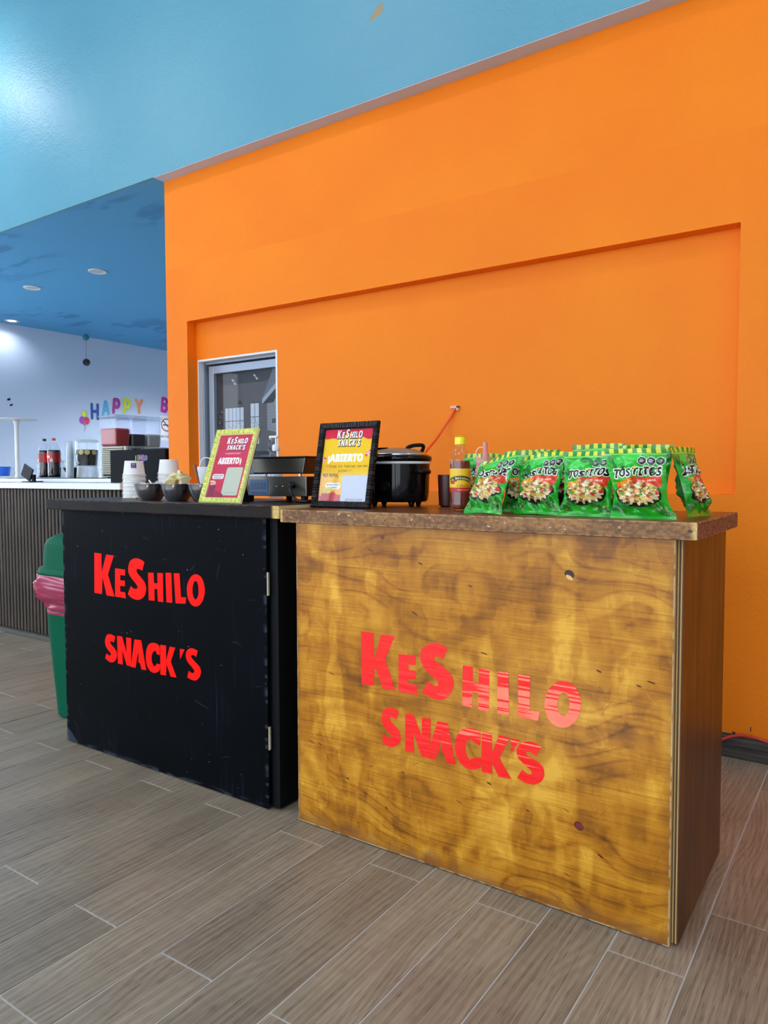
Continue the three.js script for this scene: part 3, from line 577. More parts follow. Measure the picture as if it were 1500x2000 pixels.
function logo(g, x, y, k, ink, back) { // mixed-height display lettering in two rows
  const row = (cells, y0) => cells.forEach(([c, dx, size, dy]) => { fat(g, c, x + dx * k + 5 * k, y0 + dy * k + 6 * k, size * k, back, back, 12 * k, 0.72, -0.08); });
  const row2 = (cells, y0) => cells.forEach(([c, dx, size, dy]) => { fat(g, c, x + dx * k, y0 + dy * k, size * k, ink, ink, 4 * k, 0.72, -0.08); });
  const A = [['K', -112, 104, 0], ['E', -62, 76, 10], ['S', -14, 106, -2], ['H', 36, 76, 10], ['I', 67, 76, 10], ['L', 94, 76, 10], ['O', 134, 86, 6]], B = [['S', -100, 74, 0], ['N', -58, 74, 0], ['A', -14, 74, 0], ['C', 26, 74, 0], ['K', 66, 74, 0], ["'", 98, 74, 0], ['S', 126, 80, 2]];
  row(A, y); row(B, y + 84 * k); row2(A, y); row2(B, y + 84 * k);
}
const wave = (g, w, y, amp, k, base, fill) => { g.fillStyle = fill; g.beginPath(); g.moveTo(0, base); for (let x = 0; x <= w; x += 4) g.lineTo(x, y + amp * Math.sin(x / w * k) + amp * 0.5 * Math.sin(x / w * k * 2.3 + 1)); g.lineTo(w, base); g.fill(); };
const menuYellow = canvasTex(720, 880, (g, w, h) => {
  g.fillStyle = '#ffd400'; g.fillRect(0, 0, w, h); const gr = g.createLinearGradient(0, h, w * 0.4, h * 0.4); gr.addColorStop(0, '#f7a52c'); gr.addColorStop(1, '#ffd400'); g.fillStyle = gr; g.fillRect(0, 0, w, h);
  wave(g, w, 100, 26, 9, 0, '#e4103c'); wave(g, w * 0.47, 790, 24, 7, h, '#d0202e');
  logo(g, w * 0.5, 66, 1.28, '#ffffff', '#2a0c1c');
  fat(g, '¡ABIERTO', w * 0.48, 352, 118, '#fffef2', '#fffef2', 12, 0.98);
  fat(g, '!!!Elige los Toppings que mas te', w * 0.56, 452, 36, '#6a4208', '', 0, 1, 0, 'monospace'); fat(g, 'gusten!!!', w * 0.5, 508, 36, '#6a4208', '', 0, 1, 0, 'monospace');
  fat(g, 'NO REFIL', w * 0.22, 562, 56, '#231a08', '', 0, 0.94);
  const candy = (x, y) => { g.fillStyle = '#e8234a'; for (const a of [2.4, -0.7]) { g.beginPath(); g.moveTo(x, y); g.lineTo(x + 50 * Math.cos(a - 0.4), y + 50 * Math.sin(a - 0.4)); g.lineTo(x + 50 * Math.cos(a + 0.4), y + 50 * Math.sin(a + 0.4)); g.fill(); } for (let i = 0; i < 8; i++) { g.fillStyle = i % 2 ? '#ffffff' : '#f0507a'; g.beginPath(); g.moveTo(x, y); g.arc(x, y, 28, i * 0.785, (i + 1) * 0.785); g.fill(); } };
  candy(w * 0.93, 300); candy(18, 380);
  g.fillStyle = '#c6d0e2'; g.beginPath(); g.roundRect(w * 0.47, 560, w * 0.6, 360, 16); g.fill();
  fat(g, '@KESHILO_SNACKS', w * 0.745, 848, 30, '#6a5a52', '', 0, 0.9);
  g.fillStyle = '#ffffff'; g.beginPath(); g.roundRect(w * 0.13, 650, w * 0.31, 78, 34); g.fill();
  fat(g, 'Agrega el dulce', w * 0.285, 672, 30, '#122a4a', '', 0, 0.9); fat(g, 'que gustes?', w * 0.285, 706, 30, '#122a4a', '', 0, 0.9);
  const r = mulberry(6); for (let i = 0; i < 26; i++) { g.fillStyle = i % 3 ? '#f2e04a' : '#e0c020'; g.strokeStyle = '#7a7a10'; g.lineWidth = 2; g.beginPath(); g.arc(120 + (r() - 0.5) * 120, 765 - r() * 50, 15, 0, 7); g.fill(); g.stroke(); }
  g.fillStyle = '#b8182a'; g.beginPath(); g.moveTo(46, 780); g.lineTo(210, 780); g.lineTo(190, h); g.lineTo(60, h); g.fill();
});
const menuPink = canvasTex(560, 880, (g, w, h) => {
  g.fillStyle = '#d21f4c'; g.fillRect(0, 0, w, h); logo(g, w * 0.52, 84, 1.16, '#ffffff', '#7a1030');
  fat(g, '"La experiencia te espera"', w * 0.5, 262, 26, '#ffd8dc', '', 0, 0.8); fat(g, 'ABIERTO', w * 0.43, 366, 112, '#fff6f2', '#fff6f2', 10, 0.74);
  g.fillStyle = '#f6e8dc'; g.beginPath(); g.moveTo(430, 320); g.quadraticCurveTo(470, 380, 440, 430); g.quadraticCurveTo(410, 380, 430, 320); g.fill();
  g.fillStyle = '#c8cebc'; g.beginPath(); g.roundRect(w * 0.44, 455, w * 0.47, 380, 26); g.fill(); fat(g, '@KESHILO_SNACKS', w * 0.68, 800, 26, '#b0b49a', '', 0, 0.8);
  g.fillStyle = '#f2e8ea'; g.beginPath(); g.roundRect(w * 0.06, 545, w * 0.34, 70, 26); g.fill(); fat(g, 'Agrega el dulce', w * 0.23, 566, 25, '#5a3a4a', '', 0, 0.85); fat(g, 'que gustes?', w * 0.23, 594, 25, '#5a3a4a', '', 0, 0.85);
  wave(g, w * 0.5, 800, 20, 8, h, '#a31240'); const r = mulberry(9); for (let i = 0; i < 18; i++) { g.fillStyle = i % 2 ? '#e8d8b8' : '#d8c08a'; g.beginPath(); g.arc(70 + (r() - 0.5) * 90, 690 - r() * 50, 12, 0, 7); g.fill(); }
  g.fillStyle = '#8a1840'; g.beginPath(); g.moveTo(20, 700); g.lineTo(130, 700); g.lineTo(116, 850); g.lineTo(32, 850); g.fill();
});
const limeTex = canvasTex(1024, 128, (g, w, h) => {
  g.fillStyle = '#b4bd3c'; g.fillRect(0, 0, w, h); const r = mulberry(12);
  for (let i = 0; i < 60; i++) { g.fillStyle = ['#c8cf58', '#9ca92c', '#d8d860'][i % 3]; g.globalAlpha = 0.5; const x = r() * w, y = r() * h; g.beginPath(); g.ellipse(x, y, 20 + r() * 60, 8 + r() * 14, r() * 3, 0, 7); g.fill(); }
  g.globalAlpha = 1; g.strokeStyle = '#eef0b4'; g.lineWidth = 6;
  for (let i = 0; i < 26; i++) { const x = i / 26 * w + r() * 20, d = (r() - 0.5) * 160; g.beginPath(); g.moveTo(x, 0); g.quadraticCurveTo(x + d * 0.2, h * 0.6, x + d, h); g.stroke(); }
  g.fillStyle = '#eef0a8'; g.fillRect(0, 0, w, 9); g.fillRect(0, h - 9, w, 9);
});
const frameBump = tex(512, 64, (u, v) => 0.5 + 0.5 * Math.sin(u * 150 + 2 * Math.sin(u * 40)) * 0.7 + 0.3 * (vn(u * 80, v * 8, 3) - 0.5), false);
pictureFrame('yellow menu poster in a black ridged frame, leaning on the plywood counter', -1.491, 1.0432, -1.920, 0.246, 0.291, 0.195, 0.0225, std({ color: rgb(0.003, 0.003, 0.004), roughness: 0.35, specularIntensity: 0.5, bumpMap: frameBump, bumpScale: 0.004 }), menuYellow);
pictureFrame('pinkish red menu poster in a lime green patterned frame, leaning on the black counter', -1.932, 1.0542, -1.800, 0.207, 0.28, 0.347, 0.0205, std({ map: limeTex, roughness: 0.35 }), menuPink);

// ------------------------------------------------------------ chip bags
const bagTex = canvasTex(1280, 800, (g, W, h) => {
  const r = mulberry(21), w = W / 2;
  const heap = (cx, cy, rx, ry, n) => { for (let i = 0; i < n; i++) { const a = r() * 6.28, d = Math.sqrt(r()), x = cx + Math.cos(a) * rx * d, y = cy + Math.sin(a) * ry * d, s = 16 + r() * 26; g.fillStyle = ['#ecd8a0', '#e4c47c', '#f4ead0', '#d8402c', '#7c9c38', '#c8a050', '#8a5a2c', '#f0e6c4', '#e0d048'][Math.floor(r() * 9)]; g.beginPath(); for (let k = 0; k < 5; k++) { const b = k * 1.256 + r() * 0.7; g.lineTo(x + Math.cos(b) * s, y + Math.sin(b) * s * 0.7); } g.fill(); g.strokeStyle = 'rgba(90,50,20,.45)'; g.lineWidth = 2; g.stroke(); } };
  g.fillStyle = '#1eac22'; g.fillRect(0, 0, W, h);
  g.fillStyle = '#1c9a30'; for (let i = 0; i < 7; i++) { g.beginPath(); g.ellipse(r() * w, 500 + r() * 260, 60 + r() * 90, 20, r() * 3, 0, 7); g.fill(); }
  g.fillStyle = '#3ccc48'; g.beginPath(); g.ellipse(w * 0.35, 130, 180, 60, -0.4, 0, 7); g.fill();
  for (let i = 0; i < 26; i++) { g.fillStyle = i % 2 ? '#d6dc3c' : '#2f8a2c'; g.fillRect(i * W / 26, 0, W / 26, 54); }
  g.strokeStyle = '#b8e08a'; g.lineWidth = 5; g.beginPath(); for (let x = 0; x <= W; x += 8) g.lineTo(x, 66 + (x % 16 ? 5 : -5)); g.stroke();
  for (const [x, s] of [[390, 44], [484, 46], [578, 48]]) { g.beginPath(); for (let k = 0; k < 8; k++) g.lineTo(x + s * Math.cos((k + 0.5) * 0.7854), 150 + s * Math.sin((k + 0.5) * 0.7854)); g.closePath(); g.strokeStyle = '#f4f6f0'; g.lineWidth = 10; g.stroke(); g.fillStyle = '#101010'; g.fill(); g.fillStyle = '#e8e8e8'; for (let k = 0; k < 3; k++) g.fillRect(x - s * 0.55, 130 + k * 14, s * (k === 1 ? 1.1 : 0.8), 6); }
  g.fillStyle = '#e2401c'; g.beginPath(); g.moveTo(70, 392); g.lineTo(300, 330); g.lineTo(600, 322); g.lineTo(590, 440); g.lineTo(90, 470); g.fill();
  g.fillStyle = '#f08020'; g.beginPath(); g.moveTo(70, 392); g.lineTo(260, 340); g.lineTo(270, 400); g.lineTo(80, 440); g.fill();
  fat(g, 'MÁS', 178, 400, 62, '#ffe23a', '#a02808', 6, 0.95, -0.2); fat(g, 'SALSA · SABOR', 430, 372, 34, '#ffe8d8', '', 0, 0.85);
  const word = 'TOSTITOS', ys = [14, 6, 10, -2, 4, -6, 4, 8], sz = [138, 122, 118, 114, 110, 118, 130, 130];
  for (const pass of [0, 1]) { let x = 62; for (let i = 0; i < 8; i++) { const wd = word[i] === 'I' ? 40 : 70; fat(g, word[i], x + wd * 0.5, 280 + ys[i] - i * 3, sz[i], '#121212', pass ? '#121212' : '#f4f4ea', pass ? 6 : 26, word[i] === 'I' ? 0.9 : 0.9, -0.12); x += wd + 1; } }
  g.fillStyle = '#f6d43c'; g.beginPath(); g.arc(306, 224, 17, 0, 7); g.fill();
  g.fillStyle = '#161a12'; g.beginPath(); g.ellipse(318, 528, 272, 140, -0.03, 0, 7); g.fill();
  g.fillStyle = '#d8b878'; g.beginPath(); g.ellipse(318, 502, 244, 118, -0.03, 0, 7); g.fill(); heap(318, 492, 200, 92, 150);
  g.fillStyle = '#e4d09a'; for (let i = 0; i < 7; i++) { const a = 0.5 + i * 0.36; g.beginPath(); g.ellipse(318 + 220 * Math.cos(a), 512 + 104 * Math.sin(a), 36, 20, a, 0, 7); g.fill(); } heap(318, 498, 230, 104, 130);
  g.lineWidth = 4; for (const [cx, cy] of [[120, 690], [520, 670], [566, 720]]) { g.strokeStyle = '#12501c'; for (let i = 0; i < 6; i++) { g.fillStyle = ['#4a8a34', '#7aa848', '#2c7a2c'][i % 3]; g.beginPath(); g.ellipse(cx + (r() - 0.5) * 90, cy + (r() - 0.5) * 70, 34, 16, r() * 3, 0, 7); g.fill(); g.stroke(); } }
  for (const x of [150, 380]) { g.strokeStyle = '#157024'; g.lineWidth = 3; g.strokeRect(x, 636, 60, 40); for (let k = 0; k < 3; k++) g.strokeRect(x + 6, 642 + k * 11, 48, 5); }
  // back of the bag
  g.fillStyle = '#1e7a2a'; g.fillRect(w, 70, w, h); g.fillStyle = '#20180f'; g.fillRect(w + 150, 200, 330, 470); heap(w + 315, 330, 150, 110, 90);
  g.fillStyle = '#c04a18'; g.fillRect(w + 150, 450, 330, 70); fat(g, 'MÁS', w + 310, 486, 56, '#ffe23a', '', 0); g.fillStyle = '#101010'; g.beginPath(); g.arc(w + 315, 600, 62, 0, 7); g.fill(); g.fillStyle = '#d8d0b8'; g.beginPath(); g.arc(w + 315, 600, 28, 0, 7); g.fill();
  g.fillStyle = '#e8e8e0'; g.fillRect(w + 36, 240, 90, 300); g.fillStyle = '#444'; for (let k = 0; k < 16; k++) g.fillRect(w + 44, 252 + k * 18, 70, 5);
});
const bagMat = std({ map: bagTex, roughness: 0.26, side: THREE.DoubleSide, clearcoat: 0.3, clearcoatRoughness: 0.12 });
function chipBag(label, x, z, yaw, { w = 0.138, h = 0.178, tilt = 0.1, lean = 0, slope = 0, T = 0.033, seed = 1, group = 'bags of tortilla chips on the plywood counter' } = {}) {
  const t = thing('chip_bag', label, 'chip bag', [x, 1.0432, z], yaw, group), NU = 34, NV = 46, r = mulberry(seed * 97), ph = [r() * 6, r() * 6, r() * 6, r() * 6];
  const point = (side, u, v) => {
    const s = 2 * u - 1, a = smooth(v, 0.045, 0.34), b = smooth(0.945 - v, 0, 0.62), th = Math.pow(a, 0.62) * Math.pow(b, 0.75);
    const round = Math.pow(Math.max(0, 1 - Math.abs(s) ** 2.6), 0.62), inner = Math.min(1, round * 1.5);
    const cr = vn(u * 5 + seed * 3, v * 6, seed) - 0.5, cr2 = Math.abs(vn(u * 9 + v * 5, v * 8 - u * 3, seed + 7) - 0.5);
    const nearBottom = smooth(0.36 - v, 0, 0.34), nearTop = smooth(v, 0.70, 0.95), nearSide = smooth(Math.abs(s), 0.5, 1);
    const pleat = Math.sin(u * 21 + ph[0] + side) * 0.0042 * nearBottom + Math.sin(u * 17 + ph[1] + side * 2) * 0.003 * nearTop + Math.sin(v * 34 + ph[2] + side) * 0.003 * nearSide;
    let zz = side * (T * th * round + (th > 0.02 ? (cr * 0.016 - cr2 * 0.036 + pleat * 1.7) * Math.min(1, th * 2.5) * inner : 0));
    zz += side * 0.0005 + 0.006 * Math.sin(u * 5 + ph[3]) * smooth(v, 0.86, 1) - 0.004 * Math.sin(u * 6 + ph[1]) * smooth(0.1 - v, 0, 0.1);
    const ww = w / 2 * (1 - 0.14 * th + 0.05 * nearBottom * (1 - th) + 0.012 * Math.sin(v * 13 + ph[2] + (s > 0 ? 2 : 0)) * Math.abs(s));
    return [s * ww + lean * v * h, h * (v * (1 + slope * s) - 0.015 * Math.abs(s) * nearTop) + 0.0035 * cr * a, zz];
  };
  const sheet = (v0, v1) => {
    const pos = [], uv = [], idx = [], j0 = Math.round(v0 * NV), j1 = Math.round(v1 * NV);
    for (const side of [1, -1]) {
      const at = pos.length / 3;
      for (let j = j0; j <= j1; j++) for (let i = 0; i <= NU; i++) { const u = i / NU, v = j / NV; pos.push(...point(side, u, v)); uv.push(side > 0 ? u * 0.499 : 0.501 + (1 - u) * 0.499, v); }
      for (let j = 0; j < j1 - j0; j++) for (let i = 0; i < NU; i++) { const a = at + j * (NU + 1) + i, b = a + 1, c = a + NU + 1, d = c + 1; if (side > 0) idx.push(a, b, c, b, d, c); else idx.push(a, c, b, b, c, d); }
    }
    const g = new THREE.BufferGeometry(); g.setAttribute('position', new THREE.Float32BufferAttribute(pos, 3)); g.setAttribute('uv', new THREE.Float32BufferAttribute(uv, 2)); g.setIndex(idx);
    return g.rotateX(-tilt);
  };
  const gs = [sheet(0.045, 0.935), sheet(0.935, 1), sheet(0, 0.045)];
  let low = 1; for (const g of gs) { g.computeBoundingBox(); low = Math.min(low, g.boundingBox.min.y); }
  gs.forEach((g, i) => { g.translate(0, -low, 0); g.computeVertexNormals(); part(t, ['pouch', 'top_seal', 'bottom_seal'][i], g, bagMat); });
  return t;
}
chipBag('green chip bag next to the sauce bottle, leftmost of the front row, leaning back', -0.924, -1.826, -0.26, { tilt: 0.5, slope: 0.09, lean: -0.04, h: 0.182, w: 0.132, seed: 1 });
chipBag('green chip bag in the front row, second from the sauce bottle', -0.780, -1.866, -0.12, { tilt: 0.33, slope: 0.05, lean: -0.06, h: 0.175, w: 0.138, seed: 2 });
chipBag('green chip bag in the middle of the front row, standing upright', -0.637, -1.842, 0.0, { tilt: 0.12, lean: 0.05, h: 0.17, w: 0.142, seed: 3 });
chipBag('largest looking green chip bag, rightmost of the front row, in front of two others', -0.487, -1.826, 0.03, { tilt: 0.03, lean: -0.14, h: 0.173, w: 0.148, seed: 4 });
chipBag('green chip bag standing alone at the right end of the counter, turned sideways', -0.392, -2.0, 1.36, { tilt: 0.24, lean: -0.08, h: 0.183, w: 0.134, T: 0.03, seed: 5 });
chipBag('green chip bag just behind the sauce bottle and the squeeze bottle', -1.05, -2.07, 0.1, { tilt: 0.04, lean: 0.02, h: 0.176, w: 0.125, seed: 6 });
chipBag('green chip bag tucked behind the leftmost front bag, its chip picture half showing', -0.872, -1.995, 0.05, { tilt: 0.13, h: 0.18, seed: 7 });
chipBag('green chip bag in the rear, only its top edge showing above the second front bag', -0.885, -2.13, 0.0, { tilt: 0.05, h: 0.186, seed: 8 });
chipBag('chip bag turned back to front, seen through the gap beside the middle bag', -0.735, -2.03, Math.PI - 0.3, { tilt: -0.02, h: 0.172, seed: 9 });
chipBag('green chip bag directly behind the middle bag, its striped seal rising above it', -0.64, -1.985, 0.1, { tilt: 0.05, lean: -0.05, h: 0.193, w: 0.145, seed: 10 });
chipBag('green chip bag directly behind the rightmost front bag, one dark seal peeking out right', -0.532, -1.985, -0.05, { tilt: 0.02, lean: 0.03, h: 0.188, w: 0.142, seed: 11 });

// ------------------------------------------------------------ bottles and cooker on the plywood counter
const sauceMat = std({ color: rgb(0.16, 0.022, 0.006), roughness: 0.25 });
{
  const t = thing('sauce_bottle', 'clear bottle of red brown hot sauce with a yellow cap and a yellow label', 'sauce bottle', [-1.074, 1.0432, -1.980]); t.scale.set(1, 1.08, 1);
  const prof = [[0, 0.002], [0.026, 0.001], [0.0305, 0.006], [0.0315, 0.02], [0.030, 0.028], [0.0318, 0.036], [0.0305, 0.044], [0.0315, 0.052], [0.0315, 0.115], [0.0305, 0.12], [0.0318, 0.126], [0.0312, 0.14], [0.027, 0.158], [0.018, 0.174], [0.0145, 0.18], [0.0142, 0.192]];
  part(t, 'bottle', lathe(prof, 48), M.clear);
  part(t, 'sauce', lathe([[0, 0.004], ...prof.slice(1, 12).map(([r, y]) => [r - 0.0018, Math.max(0.004, y)]), [0.0296, 0.1322], [0, 0.1322]], 40), sauceMat);
  const label = canvasTex(1024, 512, (g, w, h) => {
    g.fillStyle = '#f2c21a'; g.fillRect(0, 0, w, h); g.fillStyle = '#b81a12'; g.fillRect(0, h * 0.8, w, h * 0.2); g.fillStyle = '#f7dd7a'; g.fillRect(0, 0, w, 10);
    for (const cx of [256, 768]) {
      g.strokeStyle = '#1c4a1a'; g.lineWidth = 92; g.beginPath(); g.arc(cx + 40, 470, 270, -2.3, -0.84); g.stroke();
      const s = 'La Botanera'; for (let i = 0; i < s.length; i++) { const a = -2.2 + i * 0.127; g.save(); g.translate(cx + 40 + 268 * Math.cos(a), 470 + 268 * Math.sin(a)); g.rotate(a + 1.57); fat(g, s[i], 0, 0, 62, '#f6e6b0', '', 0, 0.9, 0, 'serif'); g.restore(); }
      g.fillStyle = '#c41414'; for (let k = 0; k < 4; k++) { g.beginPath(); g.ellipse(cx - 120 + k * 24, 290 - k * 6, 40, 16, 0.7 - k * 0.3, 0, 7); g.fill(); } g.fillStyle = '#4a0c0c'; g.beginPath(); g.ellipse(cx - 90, 318, 44, 12, 0.1, 0, 7); g.fill();
      fat(g, 'Clásica', cx + 92, 372, 66, '#8c1a12', '', 0, 0.9, -0.2, 'serif'); fat(g, 'SALSA PICANTE', cx + 92, 460, 30, '#f0c890', '', 0, 0.9);
    }
  });
  const lab = new THREE.CylinderGeometry(0.0322, 0.0322, 0.066, 48, 1, true).rotateY(-1.3); part(t, 'label', lab.translate(0, 0.085, 0), std({ map: label, roughness: 0.35, side: THREE.DoubleSide }));
  part(t, 'cap', merge([lathe([[0.0, 0.207], [0.0158, 0.207], [0.0168, 0.205], [0.0168, 0.186], [0.0155, 0.1855], [0.0145, 0.187]], 36), lathe([[0, 0.2095], [0.0148, 0.2095], [0.0155, 0.2075], [0, 0.207]], 36)]), std({ color: rgb(0.93, 0.78, 0.02), roughness: 0.35 }));
}
{
  const pink = std({ color: rgb(0.9, 0.42, 0.4), roughness: 0.3, transmission: 0.5, thickness: 0 }), t = thing('squeeze_bottle', 'translucent pinkish squeeze bottle with a pointed nozzle and a tethered tip ring', 'squeeze bottle', [-0.982, 1.0432, -1.965]);
  part(t, 'bottle', lathe([[0, 0.001], [0.026, 0.001], [0.028, 0.006], [0.028, 0.13], [0.026, 0.14], [0.022, 0.145]], 32), pink);
  part(t, 'contents', lathe([[0, 0.003], [0.0265, 0.003], [0.0265, 0.12], [0, 0.121]], 28), std({ color: rgb(0.2, 0.06, 0.05), roughness: 0.5 }));
  part(t, 'cap', lathe([[0, 0.157], [0.0275, 0.157], [0.0285, 0.155], [0.0285, 0.141], [0.0275, 0.14]], 32), pink);
  part(t, 'nozzle', lathe([[0.012, 0.157], [0.008, 0.175], [0.0065, 0.185], [0.0065, 0.2]], 20), pink);
  part(t, 'nozzle_tip', lathe([[0.0075, 0.186], [0.0072, 0.203], [0.0055, 0.205], [0, 0.205]], 20), pink);
  part(t, 'tether', tube([[-0.0065, 0.19, 0], [-0.018, 0.189, 0.003], [-0.0265, 0.18, 0.004], [-0.029, 0.168, 0.003], [-0.024, 0.157, 0.001]], 0.0016, 24, 6), std({ color: rgb(0.9, 0.62, 0.5), roughness: 0.4 }));
}
single('plastic_cup', 'dark brown straight sided plastic cup beside the slow cooker', 'cup', lathe([[0, 0.0], [0.02, 0.0], [0.029, 0.005], [0.033, 0.108], [0.032, 0.1095], [0.0305, 0.108], [0.0265, 0.008], [0, 0.006]], 36).translate(-1.243, 1.0432, -2.20), std({ color: rgb(0.05, 0.008, 0.006), roughness: 0.35 }));
{
  const t = thing('slow_cooker', 'glossy black slow cooker with a white band and a domed lid', 'slow cooker', [-1.424, 1.0432, -2.16], 0.25);
  const oval = (g) => g.scale(1.14, 1, 0.94);
  part(t, 'body', oval(lathe([[0, 0.016], [0.09, 0.016], [0.097, 0.022], [0.101, 0.05], [0.1035, 0.145], [0.1035, 0.148]], 56)), M.blackGloss);
  part(t, 'white_band', oval(lathe([[0.1036, 0.147], [0.1062, 0.148], [0.1068, 0.154], [0.1036, 0.156]], 56)), std({ color: rgb(0.75, 0.76, 0.76), roughness: 0.3 }));
  part(t, 'crock_rim', oval(lathe([[0.1, 0.155], [0.108, 0.157], [0.1105, 0.166], [0.108, 0.174], [0.1, 0.178], [0.094, 0.176]], 56)), M.blackGloss);
  part(t, 'lid_ring', oval(lathe([[0.094, 0.176], [0.099, 0.178], [0.097, 0.184], [0.091, 0.184]], 56)), std({ color: rgb(0.7, 0.7, 0.68), roughness: 0.16, metalness: 1 }));
  part(t, 'lid', oval(lathe([[0.091, 0.183], [0.07, 0.195], [0.04, 0.203], [0, 0.206]], 48)), std({ color: rgb(0.4, 0.3, 0.2), roughness: 0.3, transmission: 0.3, thickness: 0 }));
  part(t, 'lid_handle', merge([tube([[0.04, 0.196, 0.02], [0.048, 0.206, 0.012], [0.075, 0.213, -0.004], [0.092, 0.21, -0.018], [0.084, 0.19, -0.024]], 0.0068, 28, 10), rbox(0.03, 0.048, 0.19, 0.2, 0.012, 0.028, 0.003)]), M.blackGloss);
  part(t, 'lid_clip', rbox(-0.085, -0.02, 0.192, 0.205, -0.005, 0.04, 0.003), M.blackGloss);
  part(t, 'side_handle', merge([tube([[0.088, 0.118, 0.045], [0.1, 0.12, 0.075], [0.118, 0.12, 0.08], [0.132, 0.12, 0.055], [0.117, 0.118, 0.015]], 0.0085, 28, 10)]), M.blackPlastic);
  part(t, 'knob', merge([cyl(0.016, 0.015, 0.014, 28), box(-0.002, 0.002, 0.014, 0.02, -0.014, 0.014)]).rotateX(Math.PI / 2).translate(-0.01, 0.07, 0.096), M.blackPlastic);
  for (const a of [0.7, 2.4, 3.9, 5.5]) part(t, 'foot', lathe([[0, 0], [0.007, 0], [0.014, 0.02], [0, 0.021]], 16).translate(Math.cos(a) * 0.09, 0, Math.sin(a) * 0.07), M.blackPlastic);
}
{ // orange extension lead running from the niche wall down behind the cooker
  const t = thing('extension_cord', 'orange power cord rising from behind the slow cooker to the niche wall', 'cord', [0, 0, 0]);
  const cord = std({ color: rgb(0.92, 0.1, 0.015), roughness: 0.4 });
  part(t, 'cord', tube([[-1.815, 1.490, -3.292], [-1.835, 1.452, -3.286], [-1.86, 1.405, -3.27], [-1.878, 1.34, -3.22], [-1.87, 1.27, -3.1], [-1.78, 1.19, -2.85], [-1.62, 1.12, -2.55], [-1.50, 1.08, -2.36], [-1.46, 1.062, -2.30]], 0.0062, 60, 8), cord);
  part(t, 'wall_clip', merge([rbox(-1.84, -1.795, 1.49, 1.503, -3.3, -3.284, 0.002), rbox(-1.806, -1.795, 1.478, 1.503, -3.3, -3.284, 0.002)]), std({ color: rgb(0.8, 0.5, 0.35), roughness: 0.5 }));
}
single('power_cord', 'red cord lying along the top of the skirting right of the plywood counter', 'cord', tube([[-0.72, 0.006, -3.19], [-0.62, 0.035, -3.2], [-0.532, 0.07, -3.2045], [-0.489, 0.092, -3.206], [-0.452, 0.1025, -3.207], [-0.42, 0.104, -3.207], [-0.36, 0.094, -3.207], [-0.30, 0.09, -3.206], [-0.2, 0.0965, -3.207], [0.1, 0.0965, -3.207]], 0.0058, 60, 8), std({ color: rgb(0.62, 0.05, 0.035), roughness: 0.4 }));

